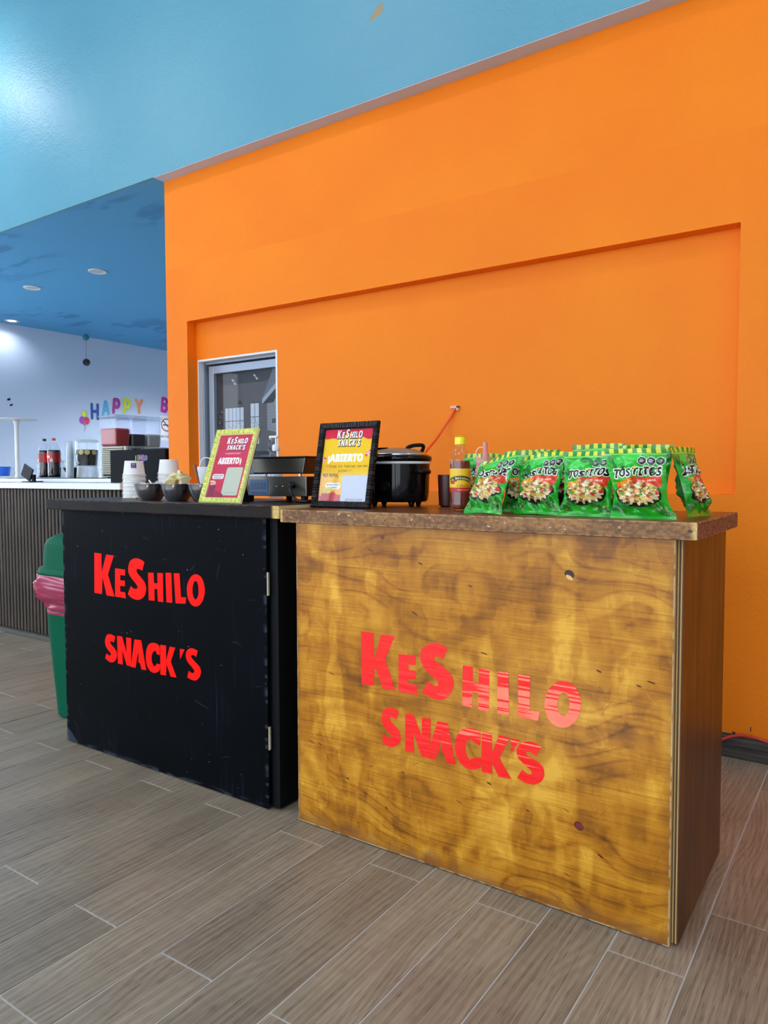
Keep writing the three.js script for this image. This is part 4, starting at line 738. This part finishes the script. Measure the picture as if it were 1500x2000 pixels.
// ------------------------------------------------------------ griddle, sanitizer and toppings on the black counter
const WT = 1.0542;
{
  const t = thing('waffle_griddle', 'black and steel countertop griddle seen from behind, lid lowered, with a blue data plate', 'griddle', [-1.86, WT, -2.13]);
  const L = (x) => x + 1.86, Y = (y) => y - WT, Z = (z) => z + 2.13;
  part(t, 'base', rbox(L(-2.03), L(-1.702), Y(1.078), Y(1.148), Z(-2.27), Z(-2.003), 0.005), M.blackPlastic);
  part(t, 'rear_panel', rbox(L(-2.0), L(-1.704), Y(1.076), Y(1.149), Z(-2.006), Z(-1.999), 0.003), std({ color: rgb(0.2, 0.19, 0.16), roughness: 0.3, metalness: 0.9 }));
  const plate = canvasTex(256, 224, (g, w, h) => { g.fillStyle = '#5f8cc4'; g.fillRect(0, 0, w, h); g.strokeStyle = '#12233c'; g.lineWidth = 4; g.strokeRect(6, 6, w - 12, h - 12); g.fillStyle = '#12233c'; for (let k = 0; k < 4; k++) { g.fillRect(22, 56 + k * 28, w - 44, 4); for (let i = 0; i < 5; i++) g.fillRect(26 + i * 43, 36 + k * 28, 26 + (i * 7 + k * 5) % 14, 9); } for (let i = 0; i < 7; i++) g.fillRect(26 + i * 30, 178, 18, 24); });
  part(t, 'data_plate', rbox(L(-1.982), L(-1.888), Y(1.079), Y(1.137), Z(-1.9988), Z(-1.998), 0.0003), [M.dark, M.dark, M.dark, M.dark, std({ map: plate, roughness: 0.35 }), M.dark], 'blue printed data plate');
  part(t, 'lid_housing', (() => { const s = new THREE.Shape([new THREE.Vector2(-0.118, 0), new THREE.Vector2(0.118, 0), new THREE.Vector2(0.13, 0.05), new THREE.Vector2(-0.145, 0.052)]); return new THREE.ExtrudeGeometry(s, { depth: 0.23, bevelEnabled: true, bevelThickness: 0.006, bevelSize: 0.005, bevelSegments: 2 }).translate(L(-1.842), Y(1.163), Z(-2.235)); })(), M.darkSteel);
  part(t, 'lid_cap', rbox(L(-1.995), L(-1.703), Y(1.214), Y(1.221), Z(-2.245), Z(-1.994), 0.003), M.blackPlastic);
  for (const x of [-1.92, -1.75]) part(t, 'hinge_post', cyl(0.006, 0.006, 0.03, 14).translate(L(x), Y(1.14), Z(-2.02)), M.steel);
  for (const x of [-2.0, -1.73]) for (const z of [-2.02, -2.24]) part(t, 'foot', lathe([[0, 0], [0.012, 0], [0.014, 0.024], [0, 0.025]], 16).translate(L(x), 0, Z(z)), M.blackPlastic);
  for (const x of [-1.845, -1.815]) part(t, 'screw', new THREE.SphereGeometry(0.0035, 12, 8).translate(L(x), Y(1.112), Z(-1.9985)), M.steel);
  part(t, 'cord_gland', merge([lathe([[0, 0], [0.013, 0], [0.012, 0.006], [0.008, 0.008], [0.009, 0.03], [0.006, 0.034], [0, 0.034]], 20).rotateX(Math.PI / 2).rotateY(0.5)]).translate(L(-1.768), Y(1.117), Z(-1.999)), M.blackGloss);
  part(t, 'power_cord', tube([[L(-1.753), Y(1.114), Z(-1.972)], [L(-1.742), Y(1.105), Z(-1.958)], [L(-1.722), Y(1.085), Z(-1.945)], [L(-1.70), Y(1.064), Z(-1.945)], [L(-1.66), Y(1.061), Z(-1.97)], [L(-1.63), Y(1.061), Z(-2.06)]], 0.0058, 36, 8), M.blackGloss);
}
{
  const t = thing('sanitizer_bottle', 'clear pump bottle of gel with a white pump, behind the griddle', 'pump bottle', [-2.12, WT, -2.295]); t.scale.set(1.16, 1.09, 1.16);
  part(t, 'bottle', lathe([[0, 0.001], [0.024, 0.001], [0.027, 0.006], [0.027, 0.155], [0.025, 0.17], [0.018, 0.18], [0.012, 0.183], [0.012, 0.192]], 36), M.clear);
  part(t, 'gel', lathe([[0, 0.004], [0.0255, 0.004], [0.0255, 0.15], [0, 0.15]], 32), std({ color: rgb(0.75, 0.82, 0.86), roughness: 0.1, transmission: 0.7, thickness: 0 }));
  part(t, 'pump_collar', lathe([[0, 0.21], [0.008, 0.21], [0.014, 0.206], [0.0145, 0.186], [0.012, 0.184]], 28), M.whitePlastic);
  part(t, 'pump_head', merge([cyl(0.0042, 0.0042, 0.028, 14).translate(0, 0.208, 0), rbox(-0.03, 0.011, 0.234, 0.243, -0.008, 0.008, 0.003), rbox(-0.031, -0.025, 0.229, 0.238, -0.004, 0.004, 0.002)]), M.whitePlastic);
}
const bowlGeo = lathe([[0, 0], [0.03, 0], [0.036, 0.002], [0.049, 0.022], [0.0555, 0.045], [0.058, 0.06], [0.0605, 0.062], [0.0605, 0.064], [0.057, 0.063], [0.0545, 0.045], [0.048, 0.024], [0.034, 0.0045], [0, 0.003]], 48).scale(1.1, 1.05, 1.1);
const bowls = [[-2.431, -1.899, 'small stainless steel bowl holding clear wrap, beside the paper cups'], [-2.277, -1.902, 'small stainless steel bowl heaped with pale snack wedges, middle of three'], [-2.129, -1.909, 'small stainless steel bowl with a wooden spoon, half behind the green frame']].map(([x, z, label]) => {
  const t = thing('steel_bowl', label, 'bowl', [x, WT, z], 0, 'steel bowls of toppings on the black counter'); part(t, 'bowl', bowlGeo, M.steel); return t;
});
{ // pale wedges in the middle bowl
  const r = mulberry(71), mats = [[0.72, 0.64, 0.36], [0.78, 0.72, 0.48], [0.66, 0.55, 0.26]].map((c) => std({ color: rgb(...c), roughness: 0.6 }));
  const s = new THREE.Shape(); s.moveTo(-0.02, -0.012); s.quadraticCurveTo(0.012, -0.016, 0.024, 0); s.quadraticCurveTo(0.01, 0.018, -0.02, 0.014); s.quadraticCurveTo(-0.012, 0, -0.02, -0.012);
  const g = new THREE.ExtrudeGeometry(s, { depth: 0.007, bevelEnabled: true, bevelThickness: 0.002, bevelSize: 0.002, bevelSegments: 2, curveSegments: 6 }).center();
  const where = ['lying low at the left rim', 'standing at the left', 'on top at the left', 'on the crest of the heap', 'leaning right of the crest', 'on top at the right', 'standing tall at the right', 'sloping down at the right rim', 'at the front of the heap', 'at the back of the heap'];
  where.forEach((wd, i) => {
    const a = i / 8, px = i < 8 ? lerp(-0.042, 0.042, i / 7) : 0, py = 0.066 + (i < 8 ? 0.024 * Math.sin(Math.PI * a) + 0.004 * r() : 0.006), pz = i < 8 ? (r() - 0.5) * 0.03 : (i === 8 ? 0.03 : -0.03);
    const m = single('snack_wedge', 'pale yellow snack wedge ' + wd + ' in the middle steel bowl', 'snack', g, mats[i % 3], 'snack wedges in the middle steel bowl');
    m.position.set(-2.277 + px, WT + py * 1.05, -1.902 + pz); m.rotation.set(r() * 1.6 - 0.3, r() * 3, r() * 1.4 - 0.7); m.scale.setScalar(0.8 + r() * 0.35);
  });
  single('snack_filling', 'layer of broken yellow snack pieces filling the middle steel bowl', 'snack', lathe([[0, 0.064], [0.03, 0.06], [0.0555, 0.052], [0.053, 0.046], [0, 0.046]], 32).translate(-2.277, WT, -1.902), mats[2]);
}
{ // crumpled wrap and a plastic fork handle in the first bowl
  const g = new THREE.PlaneGeometry(0.085, 0.06, 14, 10).rotateX(-Math.PI / 2), p = g.attributes.position; for (let i = 0; i < p.count; i++) p.setY(i, 0.052 + 0.028 * vn(p.getX(i) * 60 + 9, p.getZ(i) * 60, 5)); g.computeVertexNormals();
  single('plastic_wrap', 'crumpled clear plastic wrap in the bowl next to the cups', 'plastic wrap', g.translate(-2.433, WT, -1.899), std({ color: rgb(0.9, 0.94, 1), roughness: 0.12, transmission: 0.7, thickness: 0, side: THREE.DoubleSide }));
  single('plastic_spoon', 'white plastic spoon handle sticking out of the bowl next to the cups', 'spoon', rbox(-0.003, 0.003, 0, 0.085, -0.001, 0.001, 0.001).rotateZ(0.9).translate(-2.38, WT + 0.028, -1.90), M.whitePlastic);
}
{
  const t = thing('wooden_spoon', 'brown wooden spoon standing in the bowl behind the green frame', 'spoon', [-2.14, WT + 0.006, -1.909]);
  const g = lathe([[0, 0], [0.0035, 0.002], [0.003, 0.07], [0.0055, 0.12], [0.0065, 0.138], [0.004, 0.148], [0, 0.15]], 14).rotateZ(0.42).rotateX(-0.1); part(t, 'handle', g.translate(-0.0, 0, 0), std({ color: rgb(0.2, 0.06, 0.025), roughness: 0.45 }));
}
{
  const t = thing('plastic_jug', 'white plastic jug with a thin loop handle behind the third steel bowl', 'jug', [-2.37, WT, -2.14]);
  part(t, 'body', lathe([[0, 0.001], [0.034, 0.001], [0.036, 0.005], [0.041, 0.11], [0.042, 0.135], [0.04, 0.135], [0.038, 0.11], [0.033, 0.008], [0, 0.006]], 36), std({ color: rgb(0.82, 0.84, 0.86), roughness: 0.35, transmission: 0.25, thickness: 0 }));
  part(t, 'handle', tube([[-0.008, 0.135, 0.036], [0.006, 0.168, 0.03], [0.03, 0.172, 0.02], [0.046, 0.155, 0.01], [0.041, 0.13, 0.004]], 0.0022, 28, 8), M.whitePlastic);
}
{ // stacked paper cups, mouths down
  const g = lathe([[0.0, 0.062], [0.0375, 0.062], [0.0385, 0.0605], [0.0388, 0.062], [0.0392, 0.06], [0.0462, 0.0038], [0.0490, 0.0036], [0.0505, 0.0024], [0.0503, 0.0008], [0.049, 0.0002], [0.0462, 0.0008], [0.0455, 0.0036], [0.0385, 0.0575], [0, 0.0575]], 40);
  const proto = thing('paper_cup', '', 'paper cup', [0, 0, 0], 0, 'upturned white paper cups stacked on the black counter'); part(proto, 'cup', g, M.paper);
  const ord = ['first', 'second', 'third', 'fourth', 'fifth', 'sixth', 'seventh', 'eighth', 'ninth', 'tenth', 'eleventh', 'twelfth', 'thirteenth', 'fourteenth', 'fifteenth', 'sixteenth', 'seventeenth', 'eighteenth'];
  let first = true;
  for (const [x, z, n, where] of [[-2.763, -2.068, 17, 'left stack'], [-2.67, -2.185, 18, 'right stack, behind the bowls']]) for (let k = 0; k < n; k++) {
    const lab = k === n - 1 ? (where[0] === 'l' ? 'topmost white paper cup of the left stack, with a purple sticker' : 'topmost white paper cup of the right stack, plain') : `white paper cup, ${ord[k]} from the bottom of the ${where}`;
    const pos = [x + 0.0012 * Math.sin(k * 1.7), WT + k * 0.0064, z + 0.001 * Math.cos(k * 2.3)];
    let c; if (first) { proto.position.set(...pos); proto.userData.label = lab; first = false; c = proto; } else c = copy(proto, lab, pos, k * 0.7);
    if (k === n - 1 && where[0] === 'l') {
      c.rotation.y = 0; const st = canvasTex(256, 256, (q) => { q.fillStyle = '#1a1140'; q.fillRect(0, 0, 256, 256); fat(q, 'mini', 128, 66, 70, '#f0e8ff', '', 0); q.strokeStyle = '#e858d0'; q.lineWidth = 16; q.beginPath(); q.arc(96, 168, 44, 0.4, 5.6); q.stroke(); fat(q, '57', 176, 172, 88, '#c88cff', '', 0); });
      part(c, 'sticker', new THREE.CylinderGeometry(0.0412, 0.0443, 0.021, 12, 1, true, 0.62, 0.52).translate(0, 0.0412, 0), std({ map: st, roughness: 0.4, side: THREE.DoubleSide }), 'purple square sticker');
    }
  }
  const crumb = new THREE.IcosahedronGeometry(0.01, 1), p = crumb.attributes.position; for (let i = 0; i < p.count; i++) { const k = 0.6 + 0.7 * vn(p.getX(i) * 300, p.getY(i) * 300 + p.getZ(i) * 170, 2); p.setXYZ(i, p.getX(i) * k * 1.6, Math.max(-0.005, p.getY(i) * k * 0.7), p.getZ(i) * k); } crumb.computeVertexNormals();
  single('crumpled_napkin', 'small crumpled pale napkin at the foot of the left cup stack', 'napkin', crumb.translate(-2.69, WT + 0.0052, -2.01), std({ color: rgb(0.72, 0.62, 0.5), roughness: 0.8 }));
}

// ------------------------------------------------------------ things on the slatted bar
const BT = 1.1072, LT = 1.1342;
single('bar_mat', 'thin black rubber mat under the bottles and dispensers on the bar', 'mat', rbox(-6.35, -4.4, LT, LT + 0.005, -3.98, -3.44, 0.002), M.blackPlastic);
const MT = LT + 0.0052;
const colaTex = canvasTex(512, 128, (g, w, h) => { g.fillStyle = '#c8141e'; g.fillRect(0, 0, w, h); g.fillStyle = '#8a0c18'; g.fillRect(150, 0, 90, h); g.fillRect(400, 0, 80, h); for (const x of [70, 320]) { fat(g, 'Cola', x, 50, 54, '#fff0ee', '', 0, 0.9, -0.2, 'serif'); } g.fillStyle = '#f4f0ee'; for (const x of [120, 372]) { g.fillRect(x, 78, 34, 40); } g.fillStyle = '#333'; for (const x of [120, 372]) for (let i = 0; i < 6; i++) g.fillRect(x + 4 + i * 5, 82, 2, 30); });
function cola(label, x, z, capColor, turn) {
  const t = thing('soda_bottle', label, 'soda bottle', [x, MT, z], turn);
  part(t, 'bottle', lathe([[0, 0.004], [0.03, 0.002], [0.046, 0.004], [0.052, 0.02], [0.053, 0.09], [0.050, 0.105], [0.053, 0.12], [0.054, 0.215], [0.052, 0.235], [0.042, 0.262], [0.026, 0.29], [0.015, 0.303], [0.0135, 0.31], [0.0135, 0.322]], 40), M.clear);
  part(t, 'cola', lathe([[0, 0.006], [0.045, 0.006], [0.0505, 0.02], [0.0515, 0.09], [0.0485, 0.105], [0.0515, 0.12], [0.0525, 0.215], [0.0505, 0.236], [0, 0.236]], 36), std({ color: rgb(0.008, 0.004, 0.004), roughness: 0.12 }));
  part(t, 'label', new THREE.CylinderGeometry(0.0548, 0.0545, 0.08, 40, 1, true).translate(0, 0.172, 0), std({ map: colaTex, roughness: 0.3, side: THREE.DoubleSide }));
  part(t, 'cap', lathe([[0, 0.338], [0.014, 0.338], [0.0155, 0.336], [0.0155, 0.318], [0.0135, 0.317]], 24), std({ color: capColor, roughness: 0.35 }));
}
cola('large cola bottle with a black cap on the bar', -6.03, -3.6, rgb(0.01, 0.01, 0.012), 1.2);
cola('large cola bottle with a red cap on the bar', -5.865, -3.585, rgb(0.6, 0.03, 0.04), 2.1);
single('serving_bowl', 'dark bowl behind the cola bottles on the bar', 'bowl', lathe([[0, 0], [0.04, 0], [0.05, 0.006], [0.085, 0.06], [0.1, 0.088], [0.097, 0.089], [0.08, 0.06], [0.045, 0.01], [0, 0.008]], 40).translate(-5.90, MT, -3.8), std({ color: rgb(0.02, 0.035, 0.04), roughness: 0.2 }));
{
  const t = thing('tablet_stand', 'black tablet tilted on a stand at the front of the bar', 'tablet', [-5.70, BT, -3.28], -0.12);
  part(t, 'tablet', rbox(-0.09, 0.09, 0, 0.17, -0.006, 0.006, 0.003).rotateZ(1.02).scale(1, 0.6, 1).rotateX(0.1).translate(0.06, 0.05, 0.02), M.blackPlastic);
  part(t, 'screen', rbox(-0.08, 0.08, 0.008, 0.162, 0.006, 0.0068, 0.0003).rotateZ(1.02).scale(1, 0.6, 1).rotateX(0.1).translate(0.06, 0.05, 0.02), M.dark);
  part(t, 'stand', merge([rbox(-0.06, 0.09, 0, 0.008, -0.06, 0.05, 0.003), rbox(0.0, 0.05, 0.004, 0.06, -0.02, 0.0, 0.003)]), M.blackPlastic);
}
for (const [x, z, label] of [[-6.43, -3.82, 'clear glass jar left of the cola bottles, nearer the white post'], [-6.26, -3.88, 'clear glass jar mostly behind the black capped cola bottle']]) {
  const t = thing('glass_jar', label, 'jar', [x, MT, z], 0);
  part(t, 'jar', lathe([[0, 0.002], [0.045, 0.002], [0.05, 0.008], [0.05, 0.11], [0.04, 0.125], [0.04, 0.14], [0.042, 0.142]], 32), M.frost);
  part(t, 'lid', lathe([[0, 0.157], [0.043, 0.157], [0.045, 0.153], [0.045, 0.14], [0.042, 0.14]], 32), M.frost);
  part(t, 'bail', tube([[-0.046, 0.13, 0], [-0.03, 0.172, 0.01], [0.0, 0.182, 0.014], [0.03, 0.172, 0.01], [0.046, 0.13, 0]], 0.0025, 24, 6), M.steel);
}
{
  const t = thing('drink_dispenser', 'clear drink dispenser holding dark drink with floating lime slices, on a clear base', 'drink dispenser', [-5.415, MT, -3.6]);
  part(t, 'base', lathe([[0.075, 0.002], [0.085, 0.002], [0.078, 0.09], [0.074, 0.095], [0.07, 0.09]], 36), M.frost);
  part(t, 'tank', lathe([[0, 0.098], [0.07, 0.098], [0.078, 0.102], [0.089, 0.2], [0.092, 0.29], [0.0905, 0.29]], 44), M.clear);
  part(t, 'lid', lathe([[0, 0.316], [0.02, 0.316], [0.088, 0.308], [0.095, 0.3], [0.095, 0.289], [0.091, 0.289]], 40), M.frost);
  part(t, 'drink', lathe([[0, 0.101], [0.068, 0.101], [0.0755, 0.105], [0.0862, 0.2], [0.0876, 0.228], [0, 0.228]], 40), std({ color: rgb(0.012, 0.007, 0.005), roughness: 0.1 }));
  part(t, 'spigot', merge([cyl(0.008, 0.008, 0.035, 14).rotateX(Math.PI / 2).translate(0, 0.12, 0.074), cyl(0.007, 0.007, 0.03, 14).translate(0, 0.1, 0.104)]), M.whitePlastic);
  const lime = std({ color: rgb(0.42, 0.38, 0.14), roughness: 0.4 }), rind = std({ color: rgb(0.13, 0.16, 0.04), roughness: 0.4 });
  ['at the left', 'in the centre', 'right of the centre', 'at the right edge'].forEach((w, i) => {
    const a = [-0.85, -0.1, 0.45, 1.1][i] + 0.55, o = thing('lime_slice', `lime slice floating ${w} of the dark drink`, 'lime slice', [-5.415 + 0.0872 * Math.sin(a), MT + 0.208, -3.6 + 0.0872 * Math.cos(a)], a, 'lime slices in the drink dispenser');
    part(o, 'flesh', cyl(0.0195, 0.0195, 0.002, 24).rotateX(Math.PI / 2), lime); part(o, 'rind', new THREE.TorusGeometry(0.0205, 0.0022, 8, 28), rind);
  });
}
for (const [x, z, label, lean] of [[-5.60, -3.56, 'tall stack of clear plastic cups left of the drink dispenser', 0.03], [-5.255, -3.66, 'tall stack of clear plastic cups between the drink dispenser and the juice machine', 0.02]]) {
  const t = thing('cup_stack', label, 'cup stack', [x, MT, z]);
  for (let k = 0; k < 17; k++) part(t, 'cup', lathe([[0, 0.09], [0.022, 0.09], [0.0305, 0.004], [0.033, 0.002], [0.033, 0], [0.0298, 0]], 20).translate(lean * k * 0.013, k * 0.013, 0), M.frost);
}
{ // three tank juice machine, its louvred end towards the hall
  const t = thing('juice_machine', 'beige juice machine with three clear tanks of red, dark and pale drink', 'juice machine', [-4.99, MT, -3.81]);
  const beige = std({ color: rgb(0.52, 0.5, 0.4), roughness: 0.45 }), grey = std({ color: rgb(0.34, 0.36, 0.37), roughness: 0.35, metalness: 0.3 });
  part(t, 'cabinet', rbox(-0.15, 0.15, 0.006, 0.245, -0.26, 0.26, 0.006), beige);
  for (let k = 0; k < 15; k++) part(t, 'louvre', rbox(-0.138, 0.122, 0, 0.0085, 0, 0.012, 0.002).rotateX(-0.5).translate(0, 0.024 + k * 0.0145, 0.261), beige);
  part(t, 'louvre_recess', box(-0.141, 0.125, 0.014, 0.238, 0.2595, 0.2605), M.dark);
  const front = canvasTex(1024, 128, (g, w, h) => { g.fillStyle = '#9aa2a2'; g.fillRect(0, 0, w, h); g.fillStyle = '#c4cccc'; g.fillRect(330, 0, 470, h); const r = mulberry(4); for (let i = 0; i < 16; i++) { g.fillStyle = i % 2 ? '#3c4848' : '#68767a'; g.save(); g.translate(40 + i * 62, 30 + r() * 60); g.rotate(r() * 3); g.beginPath(); g.ellipse(0, 0, 40, 9, 0, 0, 7); g.fill(); g.restore(); } });
  part(t, 'front_panel', rbox(0.15, 0.156, 0.19, 0.243, -0.25, 0.25, 0.002), [std({ map: front, roughness: 0.35 }), grey, grey, grey, grey, grey]);
  for (let k = 0; k < 4; k++) part(t, 'foot', cyl(0.012, 0.012, 0.006, 14).translate(k % 2 ? 0.12 : -0.12, 0, k < 2 ? 0.22 : -0.22), M.blackPlastic);
  const flare = (g, z) => { const p = g.attributes.position; for (let j = 0; j < p.count; j++) { const k = 0.86 + 0.14 * clamp((p.getY(j) - 0.247) / 0.228, 0, 1); p.setX(j, -0.085 + (p.getX(j) + 0.085) * k); p.setZ(j, z + (p.getZ(j) - z) * k); } g.computeVertexNormals(); return g; };
  const wall = std({ color: rgb(0.9, 0.92, 0.96), roughness: 0.08, transmission: 0.95, thickness: 0, ior: 1.35 });
  [[0.185, [0.42, 0.006, 0.004], 0.14], [0.032, [0.004, 0.003, 0.004], 0.1], [-0.121, [0.46, 0.49, 0.44], 0.105]].forEach(([z, c, fill], i) => {
    const tk = part(t, 'tank', flare(rbox(-0.2, 0.03, 0.247, 0.475, z - 0.074, z + 0.074, 0.02, 4), z), wall, 'clear tank of ' + ['red', 'dark', 'pale'][i] + ' drink');
    part(tk, 'drink', flare(rbox(-0.197, 0.027, 0.25, 0.25 + fill, z - 0.071, z + 0.071, 0.018, 4), z), std({ color: rgb(...c), roughness: 0.2 }));
    part(tk, 'tank_lid', rbox(-0.205, 0.035, 0.4755, 0.496, z - 0.0755, z + 0.0755, 0.009, 3), wall);
    part(tk, 'tap', merge([box(0.156, 0.175, 0.2, 0.225, z - 0.012, z + 0.012), cyl(0.008, 0.008, 0.04, 12).translate(0.17, 0.165, z)]), M.blackPlastic);
  });
}
{
  const t = thing('menu_box', 'dark box with a small colourful curved logo on the bar, before the juice machine', 'menu box', [-4.27, BT, -3.27]);
  const face = canvasTex(1024, 440, (g, w, h) => {
    g.fillStyle = '#0c1219'; g.fillRect(0, 0, w, h); const s = 'JUMBO', c = ['#e8d83a', '#3cb84a', '#e83c9a', '#4a7af0', '#e0402c'];
    for (let i = 0; i < 5; i++) { const a = -0.32 + i * 0.16; fat(g, s[i], w * 0.49 + i * 48 - 10, h * 0.24 + 40 * a * a * 2, 84, c[i], '#f4f0f4', 5, 0.8); }
    g.strokeStyle = '#8a6af0'; g.lineWidth = 9; g.beginPath(); g.arc(w * 0.59, h * 0.12, 96, 0.4, 1.7); g.stroke(); g.strokeStyle = '#3cc8e0'; g.beginPath(); g.arc(w * 0.59, h * 0.13, 104, 0.6, 1.4); g.stroke();
  });
  part(t, 'box', rbox(-0.3, 0.3, 0, 0.228, -0.05, 0.05, 0.004), [M.blackPlastic, M.blackPlastic, M.blackPlastic, M.blackPlastic, std({ map: face, color: rgb(0.6, 0.6, 0.6), roughness: 0.4, specularIntensity: 0.1 }), M.blackPlastic]);
}
{
  const t = thing('display_stand', 'white turned post with a flat round top on the bar, left end', 'stand', [-6.47, LT, -3.6]);
  part(t, 'post', lathe([[0, 0], [0.026, 0], [0.022, 0.03], [0.016, 0.04], [0.018, 0.06], [0.021, 0.09], [0.017, 0.1], [0.018, 0.26], [0.021, 0.27], [0.018, 0.28], [0.017, 0.48], [0.026, 0.5], [0.03, 0.527], [0, 0.527]], 28), M.paper);
  part(t, 'top', lathe([[0, 0.527], [0.17, 0.527], [0.175, 0.531], [0.17, 0.535], [0, 0.535]], 40), M.paper);
}
{
  const t = thing('plastic_tub', 'blue plastic tub on a white tray at the left edge', 'tub', [-6.72, LT + 0.0222, -3.6]);
  part(t, 'tub', lathe([[0, 0], [0.05, 0], [0.056, 0.004], [0.068, 0.082], [0.072, 0.086], [0.068, 0.085], [0.053, 0.008], [0, 0.006]], 32), std({ color: rgb(0.01, 0.12, 0.62), roughness: 0.35 }));
  single('serving_tray', 'white tray under the blue tub at the left edge', 'tray', rbox(-6.84, -6.6, LT, LT + 0.022, -3.7, -3.48, 0.006), M.whitePlastic);
}

// ------------------------------------------------------------ decorations on the white wall (x = -9.15)
const WX = HALL.xl;
{
  const cr = (pts) => pts.map(([a, b]) => new THREE.Vector2(a, b));
  const bar = (x0, y0, x1, y1, r) => { const g = new THREE.CapsuleGeometry(r, Math.hypot(x1 - x0, y1 - y0), 4, 14).rotateZ(Math.atan2(y1 - y0, x1 - x0) - Math.PI / 2).scale(1, 1, 0.22); return g.translate((x0 + x1) / 2, (y0 + y1) / 2, 0); };
  const bowlP = (x, y, rx, ry, r) => tube([[x, y + ry, 0], [x + rx * 0.8, y + ry * 0.9, 0], [x + rx, y, 0], [x + rx * 0.8, y - ry * 0.9, 0], [x, y - ry, 0]], r, 24, 12).scale(1, 1, 0.22);
  const G = {
    H: [bar(-0.06, -0.11, -0.06, 0.11, 0.026), bar(0.06, -0.11, 0.06, 0.11, 0.026), bar(-0.05, 0, 0.05, 0, 0.024)],
    A: [bar(-0.065, -0.11, -0.008, 0.105, 0.027), bar(0.065, -0.11, 0.008, 0.105, 0.027), bar(-0.04, -0.04, 0.04, -0.04, 0.024)],
    P: [bar(-0.055, -0.11, -0.055, 0.1, 0.03), bowlP(-0.05, 0.045, 0.105, 0.06, 0.03)],
    Y: [bar(0, -0.11, 0, 0.0, 0.027), bar(0, 0, -0.065, 0.105, 0.027), bar(0, 0, 0.065, 0.105, 0.027)],
    B: [bar(-0.06, -0.11, -0.06, 0.11, 0.03), bowlP(-0.055, 0.058, 0.1, 0.05, 0.03), bowlP(-0.055, -0.055, 0.11, 0.055, 0.03)],
  };
  const rows = [['H', -6.215, 2.057, [0.012, 0.08, 0.36], 0.0, 'dark blue letter H of the birthday garland, leftmost'], ['A', -6.39, 2.116, [0.12, 0.5, 0.8], 0, 'light blue letter A of the birthday garland'], ['P', -6.565, 2.158, [0.42, 0.03, 0.25], -0.1, 'magenta letter P of the birthday garland, beside the blue A'],
    ['P', -6.745, 2.172, [0.74, 0.78, 0.02], -0.05, 'yellow letter P of the birthday garland, between magenta and orange'], ['Y', -6.954, 2.184, [0.9, 0.3, 0.1], 0, 'orange letter Y of the birthday garland'], ['B', -7.42, 2.24, [0.6, 0.02, 0.3], -0.12, 'magenta letter B cut off by the orange wall']];
  for (const [ch, z, y, c, roll, label] of rows) {
    const m = single('letter_decoration', label, 'letter', merge(G[ch]), std({ color: rgb(...c), roughness: 0.4 })); m.position.set(WX + 0.0075, y, z); m.rotation.set(0, Math.PI / 2, 0); m.rotation.order = 'YXZ'; m.rotation.z = roll; m.scale.set(0.76, 0.86, 0.8);
  }
}
{
  const t = thing('balloon_decal', 'small balloon bunch decoration left of the dark blue H', 'decoration', [WX, 1.955, -6.05], Math.PI / 2);
  const ball = (x, y, r, c) => part(t, 'balloon', new THREE.SphereGeometry(r, 20, 14).scale(1, 1.2, 0.2).translate(x, y, r * 0.2), std({ color: rgb(...c), roughness: 0.35 }));
  ball(0.0, 0.06, 0.038, [0.75, 0.72, 0.05]); ball(-0.036, -0.03, 0.042, [0.42, 0.08, 0.5]); ball(0.036, -0.035, 0.042, [0.75, 0.05, 0.1]); ball(0.002, -0.045, 0.036, [0.85, 0.12, 0.3]);
  part(t, 'string', tube([[0, -0.085, 0.004], [0.012, -0.13, 0.004], [-0.004, -0.18, 0.004]], 0.002, 16, 6), M.dark);
}
{
  const t = thing('hanging_ornament', 'teal and black paper balls strung one above the other from the ceiling', 'decoration', [-8.9, HALL.low, -5.94]);
  part(t, 'thread', cyl(0.002, 0.002, 0.42, 6).translate(0.0, -0.42, 0), M.dark);
  part(t, 'ball', new THREE.IcosahedronGeometry(0.042, 2).translate(0, -0.058, 0), std({ color: rgb(0.01, 0.2, 0.24), roughness: 0.6, flatShading: true }), 'teal paper ball');
  part(t, 'ball', new THREE.IcosahedronGeometry(0.048, 2).translate(0.0, -0.39, 0), std({ color: rgb(0.02, 0.01, 0.02), roughness: 0.6, flatShading: true }), 'dark paper ball');
}
for (const [y, z, label] of [[2.124, -5.0, 'upper of two small dark paper bits on the white wall, left'], [2.055, -5.03, 'lower of two small dark paper bits on the white wall, left']])
  single('paper_bit', label, 'decoration', new THREE.SphereGeometry(0.024, 12, 8).scale(0.2, 0.5, 1).rotateX(0.4).translate(WX + 0.005, y, z), M.dark);
{
  const sign = canvasTex(256, 384, (g, w, h) => { g.fillStyle = '#f4f6f8'; g.fillRect(0, 0, w, h); g.strokeStyle = '#8a1c2a'; g.lineWidth = 16; g.beginPath(); g.arc(128, 140, 92, 0, 7); g.moveTo(64, 76); g.lineTo(192, 204); g.stroke(); g.fillStyle = '#222'; g.fillRect(60, 132, 120, 18); fat(g, 'NO FUMAR', 128, 320, 46, '#222', '', 0, 0.9); });
  const t = thing('no_smoking_sign', 'white no smoking sign on the wall, partly behind the orange wall', 'sign', [WX, 1.885, -7.45], Math.PI / 2);
  part(t, 'plate', rbox(-0.13, 0.13, -0.19, 0.19, 0, 0.006, 0.002), [M.paper, M.paper, M.paper, M.paper, std({ map: sign, roughness: 0.4 }), M.paper]);
}

renderer.render(scene, camera);
